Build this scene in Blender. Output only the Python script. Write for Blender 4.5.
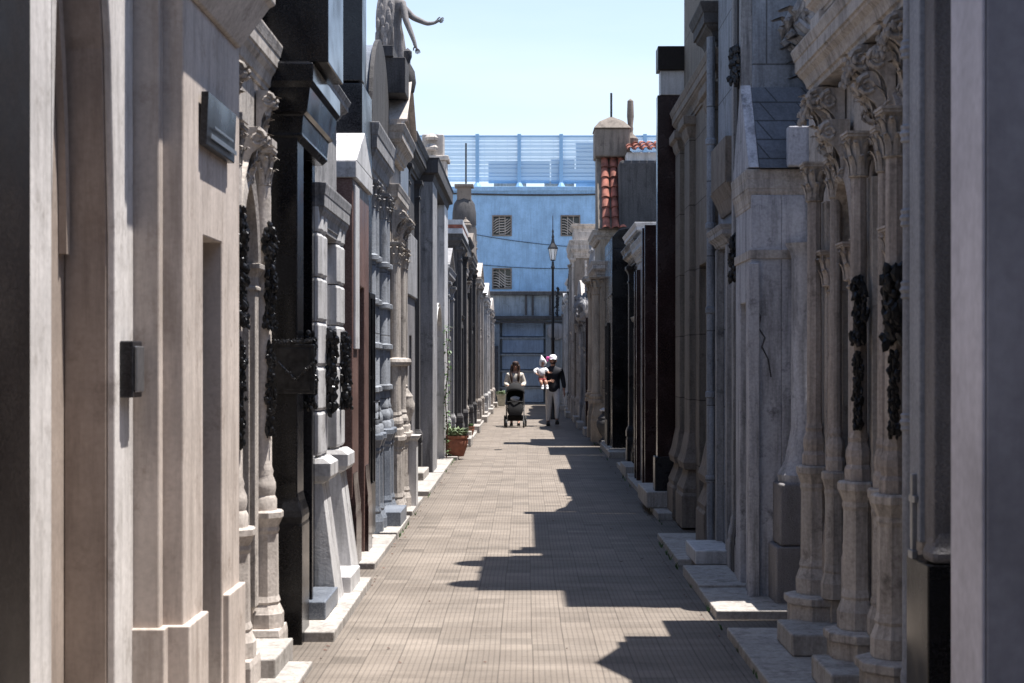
import bpy, bmesh, math, random
from mathutils import Vector, Matrix, noise
R = math.radians
S = bpy.context.scene
for o in list(bpy.data.objects): bpy.data.objects.remove(o)

# ---------------------------------------------------------------- camera
EYE = 1.6
cam = bpy.data.cameras.new('camera'); camo = bpy.data.objects.new('camera', cam)
S.collection.objects.link(camo); S.camera = camo
camo.location = (0, 0, EYE); camo.rotation_euler = (R(90), 0, 0)
cam.sensor_width = 36; cam.lens = 1500/1024*36
cam.shift_x = -13/1024; cam.shift_y = 20.5/1024
cam.clip_start = 0.1; cam.clip_end = 3000
cam.dof.use_dof = True; cam.dof.focus_distance = 18; cam.dof.aperture_fstop = 6.3

# ---------------------------------------------------------------- world and sun
SUN_EL, SUN_AZ = 74, 89          # azimuth clockwise from +Y
W = bpy.data.worlds.new('World'); S.world = W; W.use_nodes = True
nt = W.node_tree; nt.nodes.clear()
out = nt.nodes.new('ShaderNodeOutputWorld'); bg = nt.nodes.new('ShaderNodeBackground')
sky = nt.nodes.new('ShaderNodeTexSky'); sky.sky_type = 'NISHITA'; sky.sun_disc = False
sky.sun_elevation = R(SUN_EL); sky.sun_rotation = R(SUN_AZ); sky.air_density = 1.0; sky.dust_density = 0.6; sky.ozone_density = 2.0
# thin streaks of high cloud
tc = nt.nodes.new('ShaderNodeTexCoord'); mp = nt.nodes.new('ShaderNodeMapping'); mp.inputs['Scale'].default_value = (1.2, 1.2, 9)
mp.inputs['Rotation'].default_value = (0, R(5), 0)
nz = nt.nodes.new('ShaderNodeTexNoise'); nz.inputs['Scale'].default_value = 1.6; nz.inputs['Detail'].default_value = 6
rp = nt.nodes.new('ShaderNodeValToRGB'); rp.color_ramp.elements[0].position = .45; rp.color_ramp.elements[1].position = .8
rp.color_ramp.elements[0].color = (.42, .42, .42, 1); rp.color_ramp.elements[1].color = (.75, .75, .75, 1)
mx = nt.nodes.new('ShaderNodeMixRGB'); mx.inputs[2].default_value = (5.3, 5.45, 5.9, 1)
L = nt.links
L.new(tc.outputs['Generated'], mp.inputs[0]); L.new(mp.outputs[0], nz.inputs['Vector']); L.new(nz.outputs['Fac'], rp.inputs[0])
sz = nt.nodes.new('ShaderNodeSeparateXYZ'); L.new(tc.outputs['Generated'], sz.inputs[0])
mr = nt.nodes.new('ShaderNodeMapRange'); mr.inputs[1].default_value = .05; mr.inputs[2].default_value = .55; mr.inputs[3].default_value = 1; mr.inputs[4].default_value = .0; L.new(sz.outputs[2], mr.inputs[0])
ml = nt.nodes.new('ShaderNodeMath'); ml.operation = 'MULTIPLY'; L.new(rp.outputs[0], ml.inputs[0]); L.new(mr.outputs[0], ml.inputs[1])
L.new(ml.outputs[0], mx.inputs[0]); L.new(sky.outputs[0], mx.inputs[1]); L.new(mx.outputs[0], bg.inputs[0])
bg.inputs[1].default_value = 0.105; L.new(bg.outputs[0], out.inputs[0])
sl = bpy.data.lights.new('sun', 'SUN'); so = bpy.data.objects.new('sun', sl); S.collection.objects.link(so)
sl.energy = 5.0; sl.angle = R(.5); sl.color = (1, .955, .9)
d = Vector((math.sin(R(SUN_AZ))*math.cos(R(SUN_EL)), math.cos(R(SUN_AZ))*math.cos(R(SUN_EL)), math.sin(R(SUN_EL))))
so.rotation_euler = d.to_track_quat('Z', 'Y').to_euler(); so.location = d*50
S.view_settings.view_transform = 'Standard'; S.view_settings.look = 'None'
S.view_settings.exposure = 1.13; S.view_settings.gamma = 1; S.view_settings.use_curve_mapping = False

# ---------------------------------------------------------------- materials
def nodes(name):
    m = bpy.data.materials.new(name); m.use_nodes = True
    n = m.node_tree.nodes; b = n['Principled BSDF']
    return m, n, m.node_tree.links, b
def ramp(n, a, b, pa=0., pb=1.):
    r = n.new('ShaderNodeValToRGB'); e = r.color_ramp.elements
    e[0].position = pa; e[1].position = pb; e[0].color = (*a, 1); e[1].color = (*b, 1); return r
def stone(name, base, dirt, amount=.5, rough=.85, grain=60, bump=.35, joints=None, spec=.3, patches=None):
    """weathered stone or plaster: mottled base, vertical rain streaks, stains with shapes of their own, grain"""
    m, n, l, b = nodes(name)
    geo = n.new('ShaderNodeNewGeometry'); oi = n.new('ShaderNodeObjectInfo')
    ad = n.new('ShaderNodeVectorMath'); ad.operation = 'ADD'
    l.new(geo.outputs['Position'], ad.inputs[0]); l.new(oi.outputs['Random'], ad.inputs[1])
    P = ad.outputs[0]
    n1 = n.new('ShaderNodeTexNoise'); n1.inputs['Scale'].default_value = 2.2; n1.inputs['Detail'].default_value = 9; n1.inputs['Roughness'].default_value = .66; l.new(P, n1.inputs['Vector'])
    mp = n.new('ShaderNodeMapping'); mp.inputs['Scale'].default_value = (9, 9, .9); l.new(P, mp.inputs[0])
    n2 = n.new('ShaderNodeTexNoise'); n2.inputs['Scale'].default_value = 1.5; n2.inputs['Detail'].default_value = 8; n2.inputs['Roughness'].default_value = .7; l.new(mp.outputs[0], n2.inputs['Vector'])
    n3 = n.new('ShaderNodeTexNoise'); n3.inputs['Scale'].default_value = grain; n3.inputs['Detail'].default_value = 4; l.new(P, n3.inputs['Vector'])
    light = tuple(min(.85, c*1.13) for c in base); dark = tuple(c*.80 for c in base)
    r1 = ramp(n, dark, light, .3, .7); l.new(n1.outputs['Fac'], r1.inputs[0])
    r2 = ramp(n, (0, 0, 0), (amount, amount, amount), .46, .74); l.new(n2.outputs['Fac'], r2.inputs[0])
    mA = n.new('ShaderNodeMixRGB'); l.new(r2.outputs[0], mA.inputs[0]); l.new(r1.outputs[0], mA.inputs[1]); mA.inputs[2].default_value = (*dirt, 1)
    n4 = n.new('ShaderNodeTexNoise'); n4.inputs['Scale'].default_value = 5.5; n4.inputs['Detail'].default_value = 12; n4.inputs['Roughness'].default_value = .75; l.new(P, n4.inputs['Vector'])
    r4 = ramp(n, (0, 0, 0), (amount, amount, amount), .55, .68); l.new(n4.outputs['Fac'], r4.inputs[0])
    mB = n.new('ShaderNodeMixRGB'); l.new(r4.outputs[0], mB.inputs[0]); l.new(mA.outputs[0], mB.inputs[1]); mB.inputs[2].default_value = (*[c*1.3 for c in dirt], 1)
    gl = .9 if bump <= .15 else .82; r3 = ramp(n, (gl,)*3, (2-gl-.05,)*3, .3, .7); l.new(n3.outputs['Fac'], r3.inputs[0])
    mC = n.new('ShaderNodeMixRGB'); mC.blend_type = 'MULTIPLY'; mC.inputs[0].default_value = 1; l.new(mB.outputs[0], mC.inputs[1]); l.new(r3.outputs[0], mC.inputs[2])
    col = mC.outputs[0]; hgt = n.new('ShaderNodeMath'); hgt.operation = 'MULTIPLY_ADD'; l.new(n1.outputs['Fac'], hgt.inputs[0]); hgt.inputs[1].default_value = 1.6; l.new(n3.outputs['Fac'], hgt.inputs[2])
    h = hgt.outputs[0]
    if joints:
        w, hh = joints
        sp = n.new('ShaderNodeSeparateXYZ'); l.new(geo.outputs['Position'], sp.inputs[0])
        sm = n.new('ShaderNodeMath'); sm.operation = 'ADD'; l.new(sp.outputs[0], sm.inputs[0]); l.new(sp.outputs[1], sm.inputs[1])
        cb = n.new('ShaderNodeCombineXYZ'); l.new(sm.outputs[0], cb.inputs[0]); l.new(sp.outputs[2], cb.inputs[1])
        br = n.new('ShaderNodeTexBrick'); br.inputs['Scale'].default_value = 1; br.inputs['Brick Width'].default_value = w; br.inputs['Row Height'].default_value = hh
        br.inputs['Mortar Size'].default_value = .007; br.inputs['Mortar Smooth'].default_value = .4
        br.inputs['Color1'].default_value = (1, 1, 1, 1); br.inputs['Color2'].default_value = (.86, .86, .86, 1); br.inputs['Mortar'].default_value = (.42, .4, .38, 1)
        l.new(cb.outputs[0], br.inputs['Vector'])
        mD = n.new('ShaderNodeMixRGB'); mD.blend_type = 'MULTIPLY'; mD.inputs[0].default_value = 1; l.new(col, mD.inputs[1]); l.new(br.outputs['Color'], mD.inputs[2]); col = mD.outputs[0]
        hm = n.new('ShaderNodeMath'); hm.operation = 'MULTIPLY_ADD'; l.new(br.outputs['Fac'], hm.inputs[0]); hm.inputs[1].default_value = -2; l.new(h, hm.inputs[2]); h = hm.outputs[0]
    l.new(col, b.inputs['Base Color'])
    bp = n.new('ShaderNodeBump'); bp.inputs['Strength'].default_value = bump; bp.inputs['Distance'].default_value = .008; l.new(h, bp.inputs['Height']); l.new(bp.outputs[0], b.inputs['Normal'])
    rr = n.new('ShaderNodeMapRange'); rr.inputs[3].default_value = rough-.12; rr.inputs[4].default_value = min(1, rough+.12); l.new(n1.outputs['Fac'], rr.inputs[0]); l.new(rr.outputs[0], b.inputs['Roughness'])
    b.inputs['Specular IOR Level'].default_value = spec
    return m
def polished(name, base, speck, rough=.14, scale=140, spec=.5, smear=.25):
    m, n, l, b = nodes(name)
    geo = n.new('ShaderNodeNewGeometry'); P = geo.outputs['Position']
    v = n.new('ShaderNodeTexVoronoi'); v.inputs['Scale'].default_value = scale; l.new(P, v.inputs['Vector'])
    n1 = n.new('ShaderNodeTexNoise'); n1.inputs['Scale'].default_value = 3; n1.inputs['Detail'].default_value = 8; l.new(P, n1.inputs['Vector'])
    sp = n.new('ShaderNodeSeparateColor'); l.new(v.outputs['Color'], sp.inputs[0])
    r = ramp(n, base, speck, .35, 1.); l.new(sp.outputs[0], r.inputs[0])
    r2 = ramp(n, (.75,)*3, (1.25,)*3, .3, .7); l.new(n1.outputs['Fac'], r2.inputs[0])
    mx = n.new('ShaderNodeMixRGB'); mx.blend_type = 'MULTIPLY'; mx.inputs[0].default_value = 1; l.new(r.outputs[0], mx.inputs[1]); l.new(r2.outputs[0], mx.inputs[2])
    l.new(mx.outputs[0], b.inputs['Base Color'])
    mr = n.new('ShaderNodeMapRange'); mr.inputs[1].default_value = .35; mr.inputs[2].default_value = .75; mr.inputs[3].default_value = rough; mr.inputs[4].default_value = rough+smear; l.new(n1.outputs['Fac'], mr.inputs[0]); l.new(mr.outputs[0], b.inputs['Roughness'])
    b.inputs['Specular IOR Level'].default_value = spec
    return m
def plain(name, c, rough=.6, metal=0, var=.2, scale=30, spec=.5, bump=.1):
    m, n, l, b = nodes(name)
    tc = n.new('ShaderNodeTexCoord')
    n1 = n.new('ShaderNodeTexNoise'); n1.inputs['Scale'].default_value = scale; n1.inputs['Detail'].default_value = 5; l.new(tc.outputs['Object'], n1.inputs['Vector'])
    r = ramp(n, tuple(x*(1-var) for x in c), tuple(min(1, x*(1+var)) for x in c), .3, .7); l.new(n1.outputs['Fac'], r.inputs[0]); l.new(r.outputs[0], b.inputs['Base Color'])
    b.inputs['Roughness'].default_value = rough; b.inputs['Metallic'].default_value = metal; b.inputs['Specular IOR Level'].default_value = spec
    bp = n.new('ShaderNodeBump'); bp.inputs['Strength'].default_value = bump; bp.inputs['Distance'].default_value = .005; l.new(n1.outputs['Fac'], bp.inputs['Height']); l.new(bp.outputs[0], b.inputs['Normal'])
    return m
def tiles():
    """ribbed pavement tiles, 20 cm, six small pads a side"""
    m, n, l, b = nodes('ribbed_tiles')
    geo = n.new('ShaderNodeNewGeometry'); P = geo.outputs['Position']; sp = n.new('ShaderNodeSeparateXYZ'); 
    wob = n.new('ShaderNodeTexNoise'); wob.inputs['Scale'].default_value = .7; l.new(P, wob.inputs['Vector'])
    wa = n.new('ShaderNodeVectorMath'); wa.operation = 'MULTIPLY_ADD'; l.new(wob.outputs['Color'], wa.inputs[0]); wa.inputs[1].default_value = (.02, .02, 0); l.new(P, wa.inputs[2])
    l.new(wa.outputs[0], sp.inputs[0])
    def M(op, a, bb=None, c=None):
        x = n.new('ShaderNodeMath'); x.operation = op
        for i, v in enumerate((a, bb, c)):
            if v is None: continue
            if isinstance(v, (int, float)): x.inputs[i].default_value = v
            else: l.new(v, x.inputs[i])
        return x.outputs[0]
    def grid(sz, wd):
        rs = []
        for k in (0, 1):
            f = M('FRACT', M('DIVIDE', M('ADD', sp.outputs[k], 100.03), sz))
            e = M('MINIMUM', f, M('SUBTRACT', 1, f))
            mr = n.new('ShaderNodeMapRange'); mr.inputs[1].default_value = 0; mr.inputs[2].default_value = wd/sz; mr.inputs[3].default_value = 0; mr.inputs[4].default_value = 1
            l.new(e, mr.inputs[0]); rs.append(mr.outputs[0])
        return rs
    jx, jy = grid(.18, .006); rx, ry = grid(.18/6, .006)
    # a tile's own tone
    wn = n.new('ShaderNodeTexWhiteNoise'); wn.noise_dimensions = '2D'
    cb = n.new('ShaderNodeCombineXYZ'); l.new(M('FLOOR', M('DIVIDE', M('ADD', sp.outputs[0], 100.03), .18)), cb.inputs[0]); l.new(M('FLOOR', M('DIVIDE', M('ADD', sp.outputs[1], 100.03), .18)), cb.inputs[1]); l.new(cb.outputs[0], wn.inputs['Vector'])
    big = n.new('ShaderNodeTexNoise'); big.inputs['Scale'].default_value = 1.1; big.inputs['Detail'].default_value = 10; big.inputs['Roughness'].default_value = .7; l.new(P, big.inputs['Vector'])
    r = ramp(n, (.13, .107, .088), (.26, .222, .187), .36, .64); st = n.new('ShaderNodeMapping'); st.inputs['Scale'].default_value = (.5, 2.6, 1); l.new(P, st.inputs[0])
    sn = n.new('ShaderNodeTexNoise'); sn.inputs['Scale'].default_value = 1.3; sn.inputs['Detail'].default_value = 7; sn.inputs['Roughness'].default_value = .65; l.new(st.outputs[0], sn.inputs['Vector'])
    l.new(M('MULTIPLY', M('ADD', big.outputs['Fac'], sn.outputs['Fac']), .5), r.inputs[0])
    tone = n.new('ShaderNodeMapRange'); tone.inputs[3].default_value = .88; tone.inputs[4].default_value = 1.08; l.new(wn.outputs['Value'], tone.inputs[0])
    rib = M('MULTIPLY', M('MULTIPLY_ADD', rx, .30, .70), M('MULTIPLY_ADD', ry, .30, .70))
    # joints are thin and partly filled with pale mortar
    jn = n.new('ShaderNodeTexNoise'); jn.inputs['Scale'].default_value = 2.3; l.new(P, jn.inputs['Vector'])
    jj = M('MULTIPLY', M('MULTIPLY_ADD', jx, M('MULTIPLY', jn.outputs['Fac'], .55), M('SUBTRACT', 1, M('MULTIPLY', jn.outputs['Fac'], .55))), M('MULTIPLY_ADD', jy, .32, .68))
    odd = M('GREATER_THAN', wn.outputs['Value'], .955); fix = M('MULTIPLY_ADD', odd, -.28, 1)
    spn = n.new('ShaderNodeTexNoise'); spn.inputs['Scale'].default_value = 6; spn.inputs['Detail'].default_value = 12; spn.inputs['Roughness'].default_value = .8; l.new(P, spn.inputs['Vector'])
    spt = n.new('ShaderNodeMapRange'); spt.inputs[1].default_value = .58; spt.inputs[2].default_value = .68; spt.inputs[3].default_value = 1; spt.inputs[4].default_value = .62; l.new(spn.outputs['Fac'], spt.inputs[0])
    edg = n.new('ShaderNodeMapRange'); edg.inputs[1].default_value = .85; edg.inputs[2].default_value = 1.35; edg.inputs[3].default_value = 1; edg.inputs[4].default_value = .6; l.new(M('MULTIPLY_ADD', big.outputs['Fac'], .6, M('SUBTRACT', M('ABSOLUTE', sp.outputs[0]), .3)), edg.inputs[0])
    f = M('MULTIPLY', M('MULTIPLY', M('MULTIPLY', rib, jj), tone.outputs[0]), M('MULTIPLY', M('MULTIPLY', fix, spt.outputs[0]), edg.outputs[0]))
    v = n.new('ShaderNodeVectorMath'); v.operation = 'SCALE'; l.new(r.outputs[0], v.inputs[0]); l.new(f, v.inputs['Scale'])
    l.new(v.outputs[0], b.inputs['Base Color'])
    hh = M('ADD', M('MULTIPLY', rib, .6), M('MULTIPLY', jj, 1.0)); hh = M('ADD', hh, M('MULTIPLY', wn.outputs['Value'], .5))
    bp = n.new('ShaderNodeBump'); bp.inputs['Strength'].default_value = .5; bp.inputs['Distance'].default_value = .006; l.new(hh, bp.inputs['Height']); l.new(bp.outputs[0], b.inputs['Normal'])
    b.inputs['Roughness'].default_value = .75; b.inputs['Specular IOR Level'].default_value = .35
    return m
def glassy(name, c, rough=.05, alpha=.5):
    m, n, l, b = nodes(name); b.inputs['Base Color'].default_value = (*c, 1); b.inputs['Roughness'].default_value = rough; b.inputs['Alpha'].default_value = alpha
    return m
MT = dict(
 tiles = tiles(),
 cream = stone('cream_plaster', (.50, .45, .41), (.17, .145, .125), .6, bump=.25),
 beige = stone('beige_plaster', (.54, .47, .42), (.22, .175, .145), .68, bump=.10, grain=45),
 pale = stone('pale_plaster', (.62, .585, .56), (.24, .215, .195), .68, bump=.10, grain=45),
 white = stone('white_marble', (.56, .55, .55), (.14, .135, .13), .7, rough=.5, bump=.15),
 ornate = stone('ornate_stone', (.43, .39, .355), (.085, .075, .068), .85),
 grey = stone('grey_stone', (.30, .295, .30), (.05, .05, .053), .9),
 greyblue = stone('bluish_stone', (.27, .29, .325), (.075, .08, .09), .8, joints=(.8, .62)),
 dkgrey = stone('dark_sooty_stone', (.075, .072, .074), (.02, .02, .021), .85, bump=.6),
 brown = stone('brown_ashlar', (.19, .165, .14), (.055, .048, .04), .75, joints=(.9, .62)),
 brownstone = stone('brown_stone', (.20, .17, .145), (.05, .042, .036), .75),
 tan = stone('tan_stone', (.38, .31, .24), (.10, .078, .06), .75),
 stained = stone('stained_white_plaster', (.42, .42, .45), (.075, .075, .08), .92),
 column = stone('brown_grey_column_stone', (.38, .335, .305), (.08, .068, .06), .8),
 inner = stone('shaded_tan_plaster', (.36, .295, .25), (.15, .115, .095), .6, bump=.1, grain=45),  # tan plaster darkened so its colour carries the shade of the recess
 statue = stone('weathered_statue_stone', (.22, .205, .20), (.07, .065, .065), .7),
 rough = stone('rough_granite', (.21, .20, .205), (.08, .075, .075), .6, grain=110, bump=.9),
 lilac = stone('shaded_lilac_paint', (.37, .365, .40), (.24, .235, .26), .4, bump=.03, grain=25),  # darker copy of the lilac, shade of the near face put into the colour
 lilaclit = stone('lit_lilac_paint', (.62, .60, .65), (.42, .40, .44), .3, bump=.03, grain=25),  # brighter copy of the lilac, light on the alley face put into the colour
 bluestone = stone('pale_blue_grey_stone', (.29, .30, .33), (.12, .13, .15), .5),
 slab = stone('pavement_stone', (.38, .355, .33), (.11, .097, .085), .8, rough=.7, bump=.3),
 bluepaint = stone('blue_painted_wall', (.25, .41, .60), (.15, .24, .35), .6, bump=.1, grain=20),
 niche = stone('faded_blue_stone', (.25, .34, .47), (.11, .14, .19), .6),
 nichegrey = stone('mossy_grey_stone', (.25, .29, .33), (.08, .09, .10), .7),
 slate = stone('slate_roof', (.10, .11, .13), (.04, .045, .05), .6, joints=(.25, .14)),
 black = polished('black_granite', (.004, .004, .005), (.012, .012, .014), .12, spec=.3),
 black2 = polished('charcoal_granite', (.010, .010, .012), (.028, .028, .032), .2, spec=.35),
 darkbrown = polished('dark_brown_granite', (.010, .007, .006), (.022, .017, .015), .4, spec=.2),
 red = polished('red_granite', (.12, .065, .055), (.20, .13, .11), .35),
 redblack = polished('wine_granite', (.018, .009, .009), (.04, .022, .022), .12, spec=.35),
 greypol = polished('grey_granite', (.17, .18, .20), (.33, .34, .36), .22),
 bluegrey = polished('blue_marble', (.11, .125, .155), (.21, .23, .26), .32),
 bronze = plain('dark_bronze', (.030, .030, .032), .32, .75, .5, 25, bump=.5),
 iron = plain('black_iron', (.015, .015, .017), .4, .3, .3),
 chrome = plain('grey_metal', (.35, .36, .38), .35, .9, .15),
 green = plain('green_patina', (.12, .17, .15), .7, .2, .3),
 glass = polished('dark_glass', (.012, .014, .016), (.015, .017, .02), .04, smear=.05),
 tile = plain('red_roof_tile', (.24, .085, .06), .85, 0, .6, 7),
 terracotta = plain('terracotta', (.20, .07, .04), .8, 0, .2, 14),
 concrete = plain('concrete_pot', (.40, .38, .30), .9, 0, .2, 18),
 leaf = plain('leaf_green', (.055, .11, .03), .6, 0, .45, 9),
 paleleaf = plain('pale_leaf_green', (.12, .16, .08), .6, 0, .45, 9),
 soil = plain('soil', (.05, .035, .025), .95),
 bluemetal = plain('blue_painted_metal', (.20, .36, .55), .5, 0, .15),
 slat = glassy('pale_blue_slat', (.46, .62, .76), .4, .62),
 slatd = glassy('blue_panel', (.22, .42, .66), .4, .8),
 lamp = glassy('lamp_glass', (.8, .8, .78), .3, 1),
 skin = plain('skin', (.40, .215, .15), .6, 0, .1),
 navy = plain('dark_navy_cloth', (.012, .013, .02), .85, 0, .3, 40),
 greycloth = plain('pale_grey_cloth', (.62, .60, .59), .9, 0, .12, 40),
 knit = plain('cream_wool', (.52, .48, .42), .95, 0, .2, 60, bump=.6),
 whitecloth = plain('white_cloth', (.74, .74, .76), .9, 0, .08, 40),
 hair = plain('brown_hair', (.045, .022, .014), .5, 0, .4, 50),
 blackcloth = plain('black_cloth', (.005, .005, .006), .9, 0, .3, 40),
 rubber = plain('rubber', (.02, .02, .02), .8),
 pink = plain('pink_cloth', (.65, .10, .33), .8),
 wine = plain('wine_cloth', (.20, .03, .035), .9),
 jeans = plain('dark_blue_cloth', (.03, .04, .07), .9),
 rust = plain('rusty_brown_bars', (.10, .055, .04), .7, .3, .4),
)

# ---------------------------------------------------------------- mesh tools
def rnd(a, b): return random.uniform(a, b)
random.seed(7)
class MB:
    def __init__(s): s.v = []; s.f = []
    def add(s, vs, fs):
        k = len(s.v); s.v += [tuple(v) for v in vs]; s.f += [tuple(i+k for i in f) for f in fs]; return s
    def box(s, x0, x1, y0, y1, z0, z1):
        x0, x1 = sorted((x0, x1)); y0, y1 = sorted((y0, y1)); z0, z1 = sorted((z0, z1))
        return s.add([(x0,y0,z0),(x1,y0,z0),(x1,y1,z0),(x0,y1,z0),(x0,y0,z1),(x1,y0,z1),(x1,y1,z1),(x0,y1,z1)],
                     [(0,3,2,1),(4,5,6,7),(0,1,5,4),(1,2,6,5),(2,3,7,6),(3,0,4,7)])
    def loft(s, rings, cap=True, closed=True):
        n = len(rings[0]); vs = [p for r in rings for p in r]; fs = []
        for i in range(len(rings)-1):
            for j in range(n if closed else n-1):
                a = i*n+j; b = i*n+(j+1) % n; fs.append((a, b, b+n, a+n))
        if cap: fs.append(tuple(range(n))[::-1]); fs.append(tuple((len(rings)-1)*n+j for j in range(n)))
        return s.add(vs, fs)
    def lathe(s, prof, cx, cy, seg=16, rot=0, sx=1, sy=1, z0=0):
        return s.loft([[(cx+sx*r*math.cos(2*math.pi*(j+rot)/seg), cy+sy*r*math.sin(2*math.pi*(j+rot)/seg), z0+z) for j in range(seg)] for r, z in prof])
    def tube(s, pts, r, seg=8):
        pts = [Vector(p) for p in pts]; rings = []
        for i, p in enumerate(pts):
            t = (pts[min(i+1, len(pts)-1)]-pts[max(i-1, 0)]).normalized()
            u = t.cross(Vector((0, 0, 1)));  u = u.normalized() if u.length > 1e-3 else Vector((1, 0, 0))
            w = t.cross(u); rr = r[i] if isinstance(r, (list, tuple)) else r
            rings.append([p+u*rr*math.cos(2*math.pi*j/seg)+w*rr*math.sin(2*math.pi*j/seg) for j in range(seg)])
        return s.loft(rings)
    def blob(s, c, r, sc=(1, 1, 1), sub=1, jit=.15):
        bm = bmesh.new(); bmesh.ops.create_icosphere(bm, subdivisions=sub, radius=1)
        q = Matrix.Rotation(rnd(0, 6.28), 3, Vector((rnd(-1, 1), rnd(-1, 1), rnd(-1, 1)+.01)).normalized()) if sc == (1, 1, 1) or jit > .3 else Matrix.Identity(3)
        vs = [Vector(c)+Vector([a*b*r for a, b in zip(q@v.co, sc)])*(1+rnd(-jit, jit)) for v in bm.verts]; fs = [tuple(v.index for v in f.verts) for f in bm.faces]; bm.free()
        return s.add(vs, fs)
    def leafy(s, c, u, up, L_, w, curl=.6):
        """one acanthus leaf growing up from c, curling towards u"""
        c, u, up = Vector(c), Vector(u).normalized(), Vector(up); sd = u.cross(up).normalized(); vs = []; fs = []
        for i, (h, o_, ww) in enumerate(((0, 0, .8), (.4, .05, 1), (.75, .2, .9), (1, .5, .6), (.92, .75, .25))):
            for k in (-1, 0, 1): vs.append(c+up*L_*h+u*L_*(o_*curl+(.04 if k == 0 else 0))+sd*k*w*ww*.5)
        for i in range(4):
            for k in range(2): a = i*3+k; fs.append((a, a+1, a+4, a+3))
        k = len(vs); vs2 = [v-u*.012-up*.004 for v in vs]
        return s.add(vs+vs2, fs+[tuple(i+k for i in f)[::-1] for f in fs])
    def build(s, name, mat, parent=None, bevel=0, smooth=False, base=None, label=None, kind=None):
        me = bpy.data.meshes.new(name)
        off = Vector(parent['_w']) if parent is not None and '_w' in parent else Vector(base or (0, 0, 0))
        me.from_pydata([tuple(Vector(v)-off) for v in s.v], [], s.f)
        bm = bmesh.new(); bm.from_mesh(me); bmesh.ops.recalc_face_normals(bm, faces=bm.faces); bm.to_mesh(me); bm.free()
        me.materials.append(MT[mat] if isinstance(mat, str) else mat)
        o = bpy.data.objects.new(name, me); S.collection.objects.link(o)
        if parent is None: o.location = off
        else: o.parent = parent; o['_w'] = tuple(off)
        if smooth:
            for p in me.polygons: p.use_smooth = True
            me.set_sharp_from_angle(angle=R(38))
        if bevel:
            b = o.modifiers.new('edge_wear', 'BEVEL'); b.width = bevel; b.segments = 2; b.limit_method = 'ANGLE'; b.angle_limit = R(50); b.harden_normals = False
        if label: o['label'] = label
        if kind: o['kind'] = kind
        return o
def thing(name, loc, label, cat, group=None):
    o = bpy.data.objects.new(name, None); S.collection.objects.link(o); o.location = loc; o['_w'] = tuple(loc)
    o['label'] = label; o['category'] = cat; o.empty_display_size = .2
    if group: o['group'] = group
    return o
def tag(o, label, cat, group=None):
    o['label'] = label; o['category'] = cat
    if group: o['group'] = group
    return o

CORN = [(0, 0), (0, .18), (.10, .20), (.13, .34), (.22, .40), (.32, .52), (.42, .80), (.48, .84), (.49, .96), (.74, .97), (.76, 1.04), (.84, 1.10), (.95, 1.2), (1, 1.2)]   # (z, d)
BASE = [(0, 1), (.55, 1), (.60, .8), (.68, .85), (.76, .62), (.88, .3), (1, .12), (1, 0)]
CAPP = [(0, 0), (0, .35), (.12, .35), (.16, .1), (.5, .15), (.7, .55), (.78, .8), (.8, 1), (1, 1)]
def spiral(mb, c, u, R_, turns=1.6, t=.28):
    """scroll volute lying in the plane of u and the vertical"""
    c, u = Vector(c), Vector(u).normalized(); k = Vector((0, 0, 1)); pts = []
    for i in range(16):
        f = i/15; a = math.pi/2-turns*2*math.pi*f; rr = R_*(1-.82*f); pts.append(c+u*rr*math.cos(a)+k*rr*math.sin(a))
    mb.tube(pts, [R_*t*(1-.5*i/15) for i in range(16)], 6)
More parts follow.
